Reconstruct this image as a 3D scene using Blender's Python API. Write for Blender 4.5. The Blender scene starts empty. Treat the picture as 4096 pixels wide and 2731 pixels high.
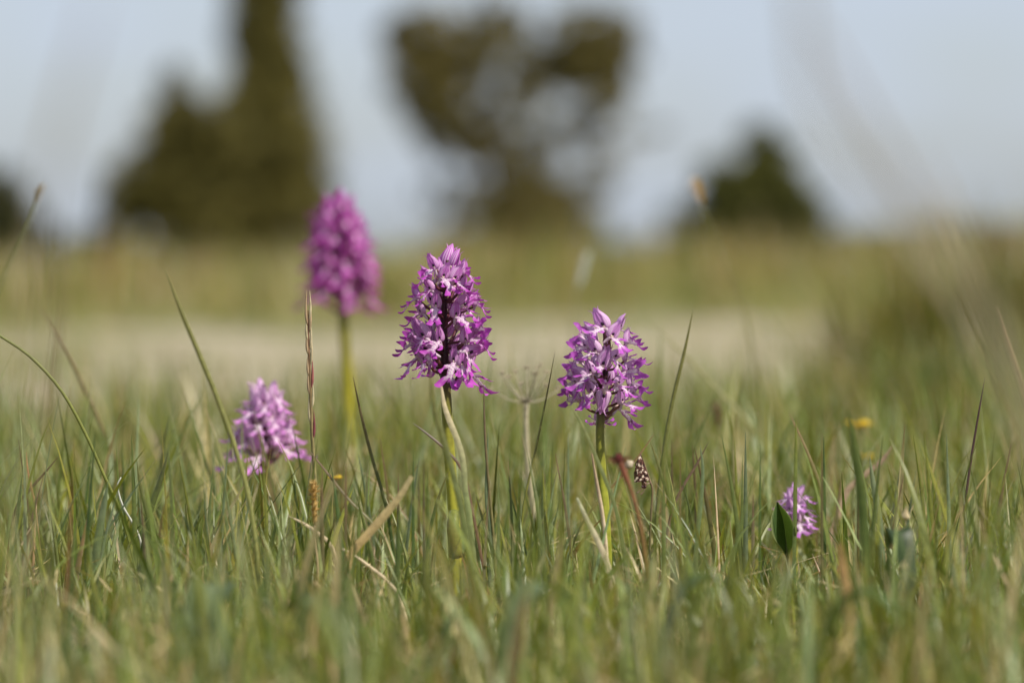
import bpy, math, random
import numpy as np
from mathutils import Vector, Matrix

rnd = random.Random(7)
npr = np.random.default_rng(11)
scn = bpy.context.scene
col_main = scn.collection

# ------------------------------------------------------------------ camera
K = 0.45 / 4096          # metres per photo pixel in the focus plane
D = 2.2                  # focus distance (m)
HZ = 1000.0              # photo row of the horizon
GR = 1480.0              # photo rows from the horizon down to the turf in the focus plane
HC = GR * K              # camera height above the turf
def P(px, py, m=1.0):
    """photo pixel at m focus distances in front of the camera"""
    return Vector(((px - 2048) * K * m, D * m, HC - (py - HZ) * K * m))
def ground_row(m):
    return HZ + GR / m

cam = bpy.data.cameras.new('camera')
cam_o = bpy.data.objects.new('camera', cam)
col_main.objects.link(cam_o)
cam_o.location = (0, 0, HC)
cam_o.rotation_euler = (math.radians(90), 0, 0)
cam.sensor_width = 36
cam.lens = 36 * D / 0.45
cam.shift_y = -(1365.5 - HZ) / 4096
cam.clip_start = 0.02
cam.clip_end = 3000
cam.dof.use_dof = True
cam.dof.focus_distance = D
cam.dof.aperture_fstop = cam.lens / 22.5
scn.camera = cam_o

# ------------------------------------------------------------------ world, sun, exposure
SUN = Vector((0.52, -0.42, 0.74)).normalized()
el = math.asin(SUN.z)
az = math.atan2(SUN.x, SUN.y)
world = bpy.data.worlds.new('World')
scn.world = world
world.use_nodes = True
nt = world.node_tree
nt.nodes.clear()
out = nt.nodes.new('ShaderNodeOutputWorld')
bg = nt.nodes.new('ShaderNodeBackground')
sky = nt.nodes.new('ShaderNodeTexSky')
sky.sky_type = 'NISHITA'
sky.sun_disc = False
sky.sun_elevation = el
sky.sun_rotation = az
sky.air_density = 1.0
sky.dust_density = 1.2
tc = nt.nodes.new('ShaderNodeTexCoord')
mp = nt.nodes.new('ShaderNodeMapping')
mp.inputs['Scale'].default_value = (9, 9, 26)
ns = nt.nodes.new('ShaderNodeTexNoise')
ns.inputs['Scale'].default_value = 1.0
ns.inputs['Detail'].default_value = 5
rp = nt.nodes.new('ShaderNodeMapRange')
rp.inputs[1].default_value = 0.35
rp.inputs[2].default_value = 0.68
rp.inputs[3].default_value = 0.5
rp.inputs[4].default_value = 0.95
mx = nt.nodes.new('ShaderNodeMix')
mx.data_type = 'RGBA'
mx.inputs[7].default_value = (5.05, 5.75, 6.9, 1)
nt.links.new(tc.outputs['Generated'], mp.inputs['Vector'])
nt.links.new(mp.outputs['Vector'], ns.inputs['Vector'])
nt.links.new(ns.outputs['Fac'], rp.inputs[0])
nt.links.new(rp.outputs[0], mx.inputs[0])
nt.links.new(sky.outputs['Color'], mx.inputs[6])
nt.links.new(mx.outputs[2], bg.inputs['Color'])
bg.inputs['Strength'].default_value = 0.105
nt.links.new(bg.outputs[0], out.inputs[0])

sun = bpy.data.lights.new('sun', 'SUN')
sun.energy = 4.8
sun.angle = math.radians(0.6)
sun.color = (1.0, 0.94, 0.85)
sun_o = bpy.data.objects.new('sun', sun)
col_main.objects.link(sun_o)
sun_o.rotation_euler = SUN.to_track_quat('Z', 'Y').to_euler()

vs = scn.view_settings
vs.view_transform = 'Standard'
vs.look = 'None'
vs.exposure = 0.12
vs.gamma = 1.0
vs.use_curve_mapping = False
cy = scn.cycles
cy.use_denoising = True
cy.max_bounces = 6
cy.diffuse_bounces = 4
cy.transmission_bounces = 4
cy.sample_clamp_indirect = 6
cy.caustics_reflective = False
cy.caustics_refractive = False

# ------------------------------------------------------------------ helpers
def cr(pts, n):
    """Catmull-Rom resample of Vectors / floats / tuples to n samples"""
    pts = [Vector(p) if not isinstance(p, (float, int)) else float(p) for p in pts]
    m = len(pts)
    res = []
    for i in range(n):
        t = i / (n - 1) * (m - 1)
        k = min(int(t), m - 2)
        f = t - k
        p1, p2 = pts[k], pts[k + 1]
        p0 = pts[k - 1] if k > 0 else p1 * 2 - p2
        p3 = pts[k + 2] if k + 2 < m else p2 * 2 - p1
        res.append(0.5 * ((2 * p1) + (p2 - p0) * f + (2 * p0 - 5 * p1 + 4 * p2 - p3) * f * f + (3 * p1 - p0 - 3 * p2 + p3) * f ** 3))
    return res

def lerp(a, b, t):
    return tuple(a[i] + (b[i] - a[i]) * t for i in range(3))

class MB:
    """collects verts / faces with a colour, a tip value and a pattern coordinate per vertex"""
    def __init__(s):
        s.v, s.f, s.c, s.t, s.p, s.m = [], [], [], [], [], []
    def add(s, co, c=(0.5, 0.5, 0.5), t=0.0, p=(0, 0, 0)):
        s.v.append(tuple(co)); s.c.append(c); s.t.append(t); s.p.append(p)
        return len(s.v) - 1
    def face(s, *i, m=0):
        s.f.append(i); s.m.append(m)
    def strip(s, C, W, N, hw, cup=0.0, cols=5, n=10, col=None, tip=None, pid=0.0, m=0, pmm=False):
        """ribbon along control points C; W width dirs, N normals, hw half widths"""
        C = cr(C, n); hw = [max(0.0, h) for h in cr(hw, n)]
        W = cr(W, n) if isinstance(W, list) else [Vector(W)] * n
        N = cr(N, n) if isinstance(N, list) else [Vector(N)] * n
        base = len(s.v)
        L = 0.0
        for i in range(n):
            t = i / (n - 1)
            if i:
                L += (C[i] - C[i - 1]).length
            w = W[i].normalized(); nn = N[i].normalized()
            cp = cup[i] if isinstance(cup, list) else cup
            for j in range(cols):
                u = -1 + 2 * j / (cols - 1)
                co = C[i] + w * (hw[i] * u) + nn * (cp * hw[i] * u * u)
                cc = col(t, u) if col else (0.5, 0.5, 0.5)
                tt = tip(t, u) if tip else 0.0
                s.add(co, cc, tt, (u * hw[i], L, pid) if pmm else (u, t, pid))
        for i in range(n - 1):
            for j in range(cols - 1):
                a = base + i * cols + j
                s.face(a, a + 1, a + cols + 1, a + cols, m=m)
    def tube(s, C, R, sides=8, n=10, col=None, m=0, cap=True, squash=1.0):
        C = cr(C, n); R = [max(1e-6, r) for r in cr(R, n)]
        base = len(s.v)
        ref = Vector((0.13, 1, 0.07))
        for i in range(n):
            T = (C[min(i + 1, n - 1)] - C[max(i - 1, 0)])
            T = T.normalized() if T.length > 1e-12 else Vector((0, 0, 1))
            A = T.cross(ref)
            if A.length < 1e-3:
                A = T.cross(Vector((1, 0, 0)))
            A.normalize()
            B = T.cross(A).normalized()
            t = i / (n - 1)
            for j in range(sides):
                a = 2 * math.pi * j / sides
                co = C[i] + A * (math.cos(a) * R[i]) + B * (math.sin(a) * R[i] * squash)
                s.add(co, col(t, j / sides) if col else (0.5, 0.5, 0.5), t, (j / sides, t, 0))
        for i in range(n - 1):
            for j in range(sides):
                a = base + i * sides + j
                b = base + i * sides + (j + 1) % sides
                s.face(a, b, b + sides, a + sides, m=m)
        if cap:
            s.face(*[base + j for j in range(sides)][::-1], m=m)
            s.face(*[base + (n - 1) * sides + j for j in range(sides)], m=m)
    def ball(s, c, r, col=(0.5, 0.5, 0.5), nu=8, nv=6, m=0, jit=0.0):
        r = Vector(r) if not isinstance(r, (int, float)) else Vector((r, r, r))
        c = Vector(c)
        base = len(s.v)
        for i in range(nv + 1):
            th = math.pi * i / nv
            for j in range(nu):
                ph = 2 * math.pi * j / nu
                k = 1 + jit * (rnd.random() - .5)
                s.add(c + Vector((r.x * math.sin(th) * math.cos(ph), r.y * math.sin(th) * math.sin(ph), r.z * math.cos(th))) * k, col)
        for i in range(nv):
            for j in range(nu):
                a = base + i * nu + j
                b = base + i * nu + (j + 1) % nu
                s.face(a, a + nu, b + nu, b, m=m)
    def mesh(s, name, mats, smooth=True, scale=1.0):
        me = bpy.data.meshes.new(name)
        v = s.v if scale == 1.0 else [(x * scale, y * scale, z * scale) for x, y, z in s.v]
        me.from_pydata(v, [], s.f)
        a = me.attributes.new('col', 'FLOAT_COLOR', 'POINT')
        a.data.foreach_set('color', np.array([(c[0], c[1], c[2], 1) for c in s.c], 'f').ravel())
        a = me.attributes.new('tip', 'FLOAT', 'POINT')
        a.data.foreach_set('value', np.array(s.t, 'f'))
        a = me.attributes.new('pat', 'FLOAT_VECTOR', 'POINT')
        a.data.foreach_set('vector', np.array(s.p, 'f').ravel())
        for mt in mats:
            me.materials.append(mt)
        me.polygons.foreach_set('material_index', np.array(s.m, 'i'))
        if smooth:
            me.polygons.foreach_set('use_smooth', np.ones(len(s.f), bool))
        me.update()
        return me
    def build(s, name, mats, parent=None, smooth=True):
        if not isinstance(mats, (list, tuple)):
            mats = [mats]
        return link(name, s.mesh(name, mats, smooth), parent)

def link(name, data, parent=None, mat=None):
    o = bpy.data.objects.new(name, data)
    col_main.objects.link(o)
    if parent is not None:
        o.parent = parent
    if mat is not None:
        o.matrix_basis = mat
    return o

def tag(o, label=None, cat=None, group=None, kind=None):
    if label: o['label'] = label
    if cat: o['category'] = cat
    if group: o['group'] = group
    if kind: o['kind'] = kind
    return o

def thing(name, label, cat, loc, group=None):
    o = link(name, None)
    o.location = loc
    o.empty_display_size = 0.02
    return tag(o, label, cat, group)

def under(root, mb):
    """shift world-space verts of a builder into the root's own space"""
    l = root.location
    mb.v = [(x - l.x, y - l.y, z - l.z) for x, y, z in mb.v]
    return mb

# ------------------------------------------------------------------ materials
class NG:
    def __init__(s, name):
        s.mat = bpy.data.materials.new(name)
        s.mat.use_nodes = True
        s.t = s.mat.node_tree
        s.t.nodes.clear()
        s.out = s.n('ShaderNodeOutputMaterial')
    def n(s, kind, **kw):
        nd = s.t.nodes.new(kind)
        for k, v in kw.items():
            setattr(nd, k, v)
        return nd
    def l(s, a, b):
        s.t.links.new(a, b)
    def val(s, sock, v):
        if hasattr(v, 'links'):
            s.l(v, sock)
        else:
            sock.default_value = v
    def math(s, op, a, b=0.0, clamp=False):
        nd = s.n('ShaderNodeMath', operation=op, use_clamp=clamp)
        s.val(nd.inputs[0], a); s.val(nd.inputs[1], b)
        return nd.outputs[0]
    def mix(s, f, a, b, blend='MIX'):
        nd = s.n('ShaderNodeMix', data_type='RGBA', blend_type=blend)
        s.val(nd.inputs[0], f); s.val(nd.inputs[6], a); s.val(nd.inputs[7], b)
        return nd.outputs[2]
    def rng(s, v, a, b, c=0.0, d=1.0, smooth=False):
        nd = s.n('ShaderNodeMapRange')
        if smooth: nd.interpolation_type = 'SMOOTHSTEP'
        s.val(nd.inputs[0], v)
        for i, x in enumerate((a, b, c, d)):
            nd.inputs[i + 1].default_value = x
        return nd.outputs[0]
    def noise(s, vec, scale, detail=3):
        nd = s.n('ShaderNodeTexNoise')
        nd.inputs['Scale'].default_value = scale
        nd.inputs['Detail'].default_value = detail
        if vec is not None: s.l(vec, nd.inputs['Vector'])
        return nd.outputs['Fac']
    def attr(s, name):
        return s.n('ShaderNodeAttribute', attribute_name=name)
    def finish(s, color, rough=0.5, spec=0.3, trans=0.0, tcol=None, normal=None):
        b = s.n('ShaderNodeBsdfPrincipled')
        s.val(b.inputs['Base Color'], color)
        s.val(b.inputs['Roughness'], rough)
        b.inputs['Specular IOR Level'].default_value = spec
        if normal is not None:
            s.l(normal, b.inputs['Normal'])
        if trans > 0:
            tr = s.n('ShaderNodeBsdfTranslucent')
            s.val(tr.inputs['Color'], tcol if tcol is not None else color)
            ms = s.n('ShaderNodeMixShader')
            ms.inputs[0].default_value = trans
            s.l(b.outputs[0], ms.inputs[1]); s.l(tr.outputs[0], ms.inputs[2])
            s.l(ms.outputs[0], s.out.inputs[0])
        else:
            s.l(b.outputs[0], s.out.inputs[0])
        return s.mat

def mat_leaf(name, trans, rough, spec, ribs=0.25, ribn=14.0):
    g = NG(name)
    c = g.attr('col').outputs['Color']
    p = g.attr('pat')
    sx = g.n('ShaderNodeSeparateXYZ'); g.l(p.outputs['Vector'], sx.inputs[0])
    rib = g.math('SINE', g.math('MULTIPLY', sx.outputs[0], ribn))
    geo = g.n('ShaderNodeNewGeometry')
    nz = g.noise(geo.outputs['Position'], 420, 3)
    k = g.math('ADD', g.math('MULTIPLY', rib, ribs * 0.5), g.rng(nz, 0.3, 0.7, 0.80, 1.18))
    cc = g.mix(1.0, c, k, 'MULTIPLY')
    tc_ = g.mix(1.0, cc, (1.25, 1.25, 0.7, 1), 'MULTIPLY')
    return g.finish(cc, rough, spec, trans, tc_)
M_blade = mat_leaf('grass_blade', 0.34, 0.38, 0.5, 0.22)
M_stem = mat_leaf('plant_stem', 0.10, 0.45, 0.35, 0.25, 30.0)
M_leaf = mat_leaf('broad_leaf', 0.25, 0.45, 0.35, 0.06, 3.0)
M_dry = mat_leaf('dry_plant', 0.15, 0.75, 0.15, 0.35, 18.0)

def mat_hood():
    g = NG('orchid_hood')
    oi = g.n('ShaderNodeObjectInfo')
    deep = oi.outputs['Color']
    p = g.attr('pat')
    sx = g.n('ShaderNodeSeparateXYZ'); g.l(p.outputs['Vector'], sx.inputs[0])
    nz = g.noise(p.outputs['Vector'], 2.3, 2)
    ph = g.math('ADD', g.math('MULTIPLY', sx.outputs[0], 14.0), g.math('MULTIPLY', nz, 3.0))
    st = g.rng(g.math('SINE', ph), 0.0, 0.7, 0, 1, True)
    edge = g.rng(sx.outputs[1], 0.5, 1.0, 0.0, 0.6)
    k = g.math('ADD', edge, g.rng(oi.outputs['Random'], 0, 1, -0.05, 0.30))
    k = g.math('MULTIPLY', k, g.rng(oi.outputs['Alpha'], .4, 1.0, 1.0, .55))
    f = g.math('ADD', g.math('MULTIPLY', st, g.rng(oi.outputs['Alpha'], .75, 1.0, 0.95, .55)), k, clamp=True)
    f = g.math('MAXIMUM', f, g.math('MULTIPLY', g.attr('tip').outputs['Fac'], 0.85))
    pale = g.mix(oi.outputs['Alpha'], deep, (0.86, 0.64, 0.80, 1))
    c = g.mix(f, pale, deep)
    return g.finish(c, 0.45, 0.25, 0.32)
def mat_lip():
    g = NG('orchid_lip')
    oi = g.n('ShaderNodeObjectInfo')
    deep = oi.outputs['Color']
    p = g.attr('pat')
    vo = g.n('ShaderNodeTexVoronoi'); vo.voronoi_dimensions = '2D'
    g.l(p.outputs['Vector'], vo.inputs['Vector'])
    vo.inputs['Scale'].default_value = 0.85
    vo.inputs['Randomness'].default_value = 0.75
    dot = g.rng(vo.outputs['Distance'], 0.22, 0.34, 1, 0)
    t = g.attr('tip').outputs['Fac']
    tt = g.rng(t, 0.12, 0.6, 0, 1, True)
    white = g.mix(g.math('ADD', g.math('MULTIPLY', oi.outputs['Alpha'], .55), .42, True), deep, (0.80, 0.70, 0.72, 1))
    dots = g.mix(0.75, white, deep)
    c = g.mix(dot, white, dots)
    c = g.mix(tt, c, deep)
    return g.finish(c, 0.5, 0.25, 0.28)
M_hood = mat_hood()
M_lip = mat_lip()
def mat_plain(name, c, rough=0.6, spec=0.3, trans=0.0):
    g = NG(name)
    nz = g.noise(None, 60, 2)
    return g.finish(g.mix(g.rng(nz, 0.3, 0.7, 0.0, 0.35), (*c, 1), (c[0] * .6, c[1] * .6, c[2] * .6, 1)), rough, spec, trans)
M_column = mat_plain('orchid_column', (0.022, 0.004, 0.014), 0.35, 0.4)
M_throat = mat_plain('orchid_throat', (0.62, 0.46, 0.40), 0.5)
M_spur = mat_plain('orchid_spur', (0.78, 0.60, 0.70), 0.5, 0.25, 0.3)

# ------------------------------------------------------------------ ground, track, far land
def mat_ground():
    g = NG('meadow_ground')
    geo = g.n('ShaderNodeNewGeometry')
    pos = geo.outputs['Position']
    n1 = g.noise(pos, 0.55, 5)
    n2 = g.noise(pos, 9.0, 4)
    n3 = g.noise(pos, 0.09, 4)
    a = g.mix(g.rng(n1, 0.42, 0.56), (0.115, 0.140, 0.036, 1), (0.25, 0.19, 0.085, 1))
    a = g.mix(g.rng(n3, 0.42, 0.62), a, (0.155, 0.165, 0.045, 1))
    a = g.mix(g.rng(n2, 0.45, 0.7, 0, 0.5), a, (0.11, 0.085, 0.045, 1))
    bp = g.n('ShaderNodeBump'); bp.inputs['Strength'].default_value = 0.6
    bp.inputs['Distance'].default_value = 0.02
    g.l(n2, bp.inputs['Height'])
    return g.finish(a, 0.95, 0.1, 0, None, bp.outputs[0])
def mat_sand():
    g = NG('sandy_track')
    geo = g.n('ShaderNodeNewGeometry')
    pos = geo.outputs['Position']
    n1 = g.noise(pos, 1.1, 4)
    n2 = g.noise(pos, 40.0, 4)
    a = g.mix(g.rng(n1, 0.35, 0.65), (0.47, 0.40, 0.30, 1), (0.38, 0.32, 0.235, 1))
    a = g.mix(g.rng(n2, 0.4, 0.7, 0, 0.5), a, (0.30, 0.235, 0.15, 1))
    a = g.mix(g.rng(g.noise(pos, 3.5, 4), 0.44, 0.58, 0, .9), a, (0.20, 0.185, 0.075, 1))
    bp = g.n('ShaderNodeBump'); bp.inputs['Strength'].default_value = 0.5
    bp.inputs['Distance'].default_value = 0.01
    g.l(n2, bp.inputs['Height'])
    return g.finish(a, 0.95, 0.1, 0, None, bp.outputs[0])
M_ground, M_sand = mat_ground(), mat_sand()

def bump(x, y):
    return 0.0035 * math.sin(x * 23 + 1.3 * math.sin(y * 9)) * math.sin(y * 17 + 0.7)
def grid_sheet(name, xs, ys, zf, mat):
    v = [(x, y, zf(x, y)) for y in ys for x in xs]
    nx = len(xs)
    f = [(j * nx + i, j * nx + i + 1, (j + 1) * nx + i + 1, (j + 1) * nx + i) for j in range(len(ys) - 1) for i in range(nx - 1)]
    me = bpy.data.meshes.new(name)
    me.from_pydata(v, [], f)
    me.polygons.foreach_set('use_smooth', np.ones(len(f), bool))
    me.materials.append(mat)
    me.update()
    return link(name, me)
far = [8 * 1.35 ** i for i in range(1, 19)]
xs = [-f for f in far[::-1]] + [i * 0.08 for i in range(-40, 41)] + far
xs = sorted(set(xs))
ys = [-30, -12, -5, -2] + [i * 0.08 for i in range(0, 75)] + [6.2 * 1.28 ** i for i in range(0, 22)]
tag(grid_sheet('ground', xs, ys, lambda x, y: bump(x, y) * max(0, min(1, (3.4 - abs(x)) / 1.0)) * max(0, min(1, (5.5 - y) / 1.0)), M_ground), kind='structure')

# sandy track crossing behind the orchids; wavy edges
def track_near(x):
    e = 4.45 + 0.12 * math.sin(x * 3.1) + 0.06 * math.sin(x * 7.7 + 1)
    e += 1.4 / (1 + math.exp(-(x - 0.40) * 12)) * (1 if x < 3 else 1)
    return e
def track_far(x):
    return 10.4 + 0.9 * math.sin(x * 1.7 + .5) + 0.5 * math.sin(x * 5.3)
v, f = [], []
NX, NY = 160, 24
for i in range(NX + 1):
    x = -14 + 28 * i / NX
    a, b = track_near(x), track_far(x)
    for j in range(NY + 1):
        t = j / NY
        y = a + (b - a) * t
        v.append((x, y, 0.006 + 0.010 * math.sin(math.pi * t) * (0.4 + 0.6 * abs(math.sin(t * 9.4))) ))
for i in range(NX):
    for j in range(NY):
        a = i * (NY + 1) + j
        f.append((a, a + NY + 1, a + NY + 2, a + 1))
me = bpy.data.meshes.new('sandy_track')
me.from_pydata(v, [], f); me.materials.append(M_sand)
me.polygons.foreach_set('use_smooth', np.ones(len(f), bool)); me.update()
tag(link('sandy_track', me), kind='structure')

# low heathy rise far off to the right
def rise_z(x, y):
    gx = 1 / (1 + math.exp(-(x - 5.0) / 3.0))
    gy = math.exp(-((y - 128) / 32.0) ** 2)
    return -0.15 + 1.15 * gx * gy + 0.05 * math.sin(x * 0.7) * gy
g = NG('heath')
geo = g.n('ShaderNodeNewGeometry')
hc = g.mix(g.rng(g.noise(geo.outputs['Position'], 0.35, 4), 0.4, 0.6), (0.20, 0.155, 0.075, 1), (0.15, 0.145, 0.05, 1))
M_heath = g.finish(hc, 0.95, 0.05)
tag(grid_sheet('heath_hill', [-30 + 2.5 * i for i in range(50)], [55 + 6 * i for i in range(24)], rise_z, M_heath), kind='structure')
# bare reddish soil strip at the far left
g = NG('red_soil')
geo = g.n('ShaderNodeNewGeometry')
M_red = g.finish(g.mix(g.noise(geo.outputs['Position'], 1.5, 4), (0.34, 0.215, 0.155, 1), (0.40, 0.28, 0.20, 1)), 0.95, 0.05)
v = []
for i in range(25):
    a = 2 * math.pi * i / 24
    k = 1 + 0.14 * math.sin(3 * a + 1) + 0.08 * math.sin(7 * a)
    v.append((-3.6 + 2.3 * k * math.cos(a), 38 + 11 * k * math.sin(a), 0.02))
me = bpy.data.meshes.new('bare_soil'); me.from_pydata(v[:-1], [], [tuple(range(24))]); me.materials.append(M_red)
tag(link('bare_soil', me), kind='structure')

# ------------------------------------------------------------------ trees far behind
def mat_foliage(name, a, b, trans=0.2):
    g = NG(name)
    c = g.attr('col').outputs['Color']
    return g.finish(c, 0.65, 0.2, trans)
M_fol = mat_foliage('foliage', None, None)
g = NG('bark')
geo = g.n('ShaderNodeNewGeometry')
M_bark = g.finish(g.mix(g.noise(geo.outputs['Position'], 14, 4), (0.09, 0.065, 0.045, 1), (0.17, 0.12, 0.08, 1)), 0.9, 0.1)

def crown_mesh(name, blobs, m, root, cola, colb, leaf, dens):
    V, C = [], []
    s = K * m
    for (px, py, rx, ry, dn) in blobs:
        rx, ry = rx * 1.34, ry * 1.24
        c = np.array(P(px, py, m) - root)
        R = np.array((rx * s, min(rx, ry * 1.3) * s, ry * s))
        vol = R[0] * R[1] * R[2]
        n = int(dens * dn * (R[0] * R[2]) / (leaf * leaf))
        d = npr.normal(size=(n, 3)); d /= np.linalg.norm(d, axis=1)[:, None]
        r = npr.random((n, 1)) ** 0.45
        # clump the leaves on twig centres
        k = max(6, n // 48)
        cd = npr.normal(size=(k, 3)); cd /= np.linalg.norm(cd, axis=1)[:, None]
        cen = cd * (npr.random((k, 1)) ** 0.45)
        idx = npr.integers(0, k, n)
        pos = (cen[idx] * 0.92 + d * r * 0.20) * R + c
        a = npr.normal(size=(n, 3)); a /= np.linalg.norm(a, axis=1)[:, None]
        a[:, 2] = np.abs(a[:, 2]) + 0.3
        b = np.cross(a, npr.normal(size=(n, 3))); b /= np.linalg.norm(b, axis=1)[:, None]
        sz = leaf * (0.6 + 0.8 * npr.random((n, 1)))
        q = np.stack([pos - b * sz * .45, pos + a * sz * .5 - b * sz * .1, pos + b * sz * .45, pos + a * sz * 1.1], 1)
        V.append(q.reshape(-1, 3))
        w = (npr.random((k, 1))[idx] ** 1.5 * 0.75 + npr.random((n, 1)) * 0.3)
        cc = np.array(cola) * (1 - w) + np.array(colb) * w
        C.append(np.repeat(cc, 4, axis=0))
    V = np.concatenate(V); C = np.concatenate(C)
    nq = len(V) // 4
    me = bpy.data.meshes.new(name)
    me.vertices.add(len(V)); me.vertices.foreach_set('co', V.astype('f').ravel())
    me.loops.add(nq * 4); me.loops.foreach_set('vertex_index', np.tile(np.array([0, 1, 3, 2]) , nq) + np.repeat(np.arange(nq) * 4, 4))
    me.polygons.add(nq); me.polygons.foreach_set('loop_start', np.arange(nq) * 4)
    me.polygons.foreach_set('loop_total', np.full(nq, 4))
    a = me.attributes.new('col', 'FLOAT_COLOR', 'POINT')
    a.data.foreach_set('color', np.concatenate([C, np.ones((len(C), 1))], 1).astype('f').ravel())
    me.materials.append(M_fol)
    me.update(calc_edges=True); me.validate()
    return me

def tree(name, label, cat, m, basepx, blobs, limbs, cola, colb, leaf=0.06, dens=42.0, group=None, trunk_r=0.07):
    loc = P(basepx, ground_row(m), m)
    loc.z = -0.03
    root = thing(name, label, cat, loc, group)
    link('crown', crown_mesh('crown', blobs, m, loc, cola, colb, leaf, dens), root)
    mb = MB()
    for pts in limbs:
        pp = [P(x, y, m) for x, y in pts]
        r0 = trunk_r * (1 if pts is limbs[0] else 0.55)
        mb.tube(pp, [r0 * (1 - 0.75 * i / (len(pp) - 1)) for i in range(len(pp))], 7, 8)
    under(root, mb).build('trunk', M_bark, root)
    return root
DK, LT = (0.070, 0.064, 0.017), (0.25, 0.21, 0.052)
g28 = ground_row(28)
tree('juniper', 'smaller dark juniper with a single pointed top leaning against the tall juniper', 'tree', 28, 700,
     [(700, 400, 62, 125, 1.3), (690, 560, 115, 150, 1.2), (600, 740, 150, 130, 1.1), (720, 760, 150, 150, 1.2), (460, 930, 95, 85, .9), (790, 900, 130, 130, 1.2), (530, 850, 120, 90, .8), (610, 950, 110, 80, .35), (620, 640, 90, 100, .7), (860, 540, 120, 160, .9), (420, 1000, 130, 50, .8), (480, 800, 90, 90, .6), (760, 480, 70, 110, .7)],
     [[(730, g28), (720, 850), (705, 620), (700, 360)], [(725, 980), (560, 860), (450, 900)]], DK, LT)
tree('juniper', 'tallest dark juniper, columnar top rising out above the meadow', 'tree', 30, 1060,
     [(1060, -60, 120, 200, 1.2), (1060, 110, 125, 200, 1.0), (1065, 250, 140, 200, 1.1), (1080, 430, 165, 190, 1.2), (1100, 640, 200, 200, 1.3), (1090, 840, 215, 190, 1.3), (900, 700, 130, 220, 1.2), (1000, 970, 240, 90, 1.0)],
     [[(1060, ground_row(30)), (1065, 700), (1060, 300), (1060, -100)]], DK, LT)
tree('pine_tree', 'open crowned pine with sky gaps between its ragged branches', 'tree', 27, 1990,
     [(1620, 180, 80, 120, .7), (2500, 200, 70, 130, .7), (1680, 150, 105, 130, .75), (1700, 330, 125, 170, 1.0), (1790, 500, 120, 130, .9), (1880, 620, 80, 100, .65), (1960, 90, 65, 130, .55),
      (1980, 330, 150, 150, .30), (2140, 310, 120, 90, .40), (2000, 520, 150, 140, .42), (1880, 200, 130, 150, .55), (2090, 130, 100, 140, .40), (2200, 480, 130, 130, .16), (2450, 660, 130, 140, .16), (2120, 620, 150, 110, .22), (1780, 820, 90, 120, .25), (2130, 870, 240, 150, .45), (1850, 380, 150, 150, .3), (2220, 250, 110, 110, .25), (2350, 140, 165, 105, .85), (2310, 290, 140, 120, .75), (2420, 330, 110, 150, .8), (2380, 480, 90, 75, .9),
      (2060, 700, 110, 90, .45), (2190, 800, 165, 120, .75), (1990, 900, 170, 110, .75), (2250, 930, 150, 85, .8), (1900, 985, 160, 60, .8), (2060, 1000, 240, 50, .9), (2620, 530, 105, 32, .5), (1860, 780, 90, 70, .4)],
     [[(1990, ground_row(27)), (1985, 850), (1950, 650), (1960, 350), (1960, 60)], [(1950, 660), (1820, 520), (1710, 350), (1680, 120)],
      [(1975, 780), (2130, 640), (2290, 420), (2350, 160)], [(2290, 560), (2480, 560), (2680, 520)], [(1985, 900), (2150, 840), (2290, 820)]],
     (0.085, 0.076, 0.024), (0.29, 0.23, 0.07), 0.055, 40.0)
tree('shrub', 'low rounded dark evergreen bush standing alone below the heathy rise', 'bush', 26, 3010,
     [(3060, 640, 110, 95, 1.2), (2960, 760, 160, 110, 1.2), (3110, 780, 150, 120, 1.1), (2830, 870, 140, 85, 1.0), (3020, 900, 260, 100, 1.2), (3040, 580, 90, 70, .8), (3200, 860, 100, 90, .9)],
     [[(3010, ground_row(26)), (3015, 880), (3050, 680)]], (0.060, 0.064, 0.016), (0.21, 0.205, 0.05))
tree('shrub', 'dull green bush beside the bare reddish soil', 'bush', 26, 20,
     [(10, 840, 130, 100, 1.0), (110, 930, 90, 90, .9), (-80, 800, 150, 150, 1.0), (30, 960, 180, 60, 1.0), (270, 985, 130, 35, .5)],
     [[(20, ground_row(26)), (20, 900), (0, 800)]], (0.045, 0.05, 0.018), (0.11, 0.10, 0.035))
tree('heather_bush', 'dusty pink flowering heather bush behind the grass tussock', 'bush', 8, 3990,
     [(3960, 1060, 110, 75, 1.0), (4080, 1040, 120, 90, 1.0), (4020, 1110, 150, 60, 1.0)],
     [[(3990, ground_row(8)), (3990, 1080), (4000, 1020)], [(3995, 1130), (4060, 1060)]], (0.12, 0.07, 0.05), (0.34, 0.19, 0.18), 0.022, 14.0, None, 0.006)

# low scrub along the far skyline, one mass
sb = []
for i in range(70):
    px = -400 + i * 72 + rnd.uniform(-30, 30)
    if 1330 < px < 1700 and rnd.random() < .6: continue
    up = rnd.uniform(-5, 35) + (45 if px > 2600 else 0)
    sb.append((px, 1000 - up * .5, rnd.uniform(45, 110), rnd.uniform(18, 34) + up * .4, rnd.uniform(.25, .8)))
o = link('far_scrub', crown_mesh('far_scrub', sb, 38, Vector((0, 0, 0)), (0.07, 0.06, 0.025), (0.20, 0.15, 0.07), .08, 14.0))
tag(o, 'low scrub along the far skyline', 'scrub', kind='stuff')

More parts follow.
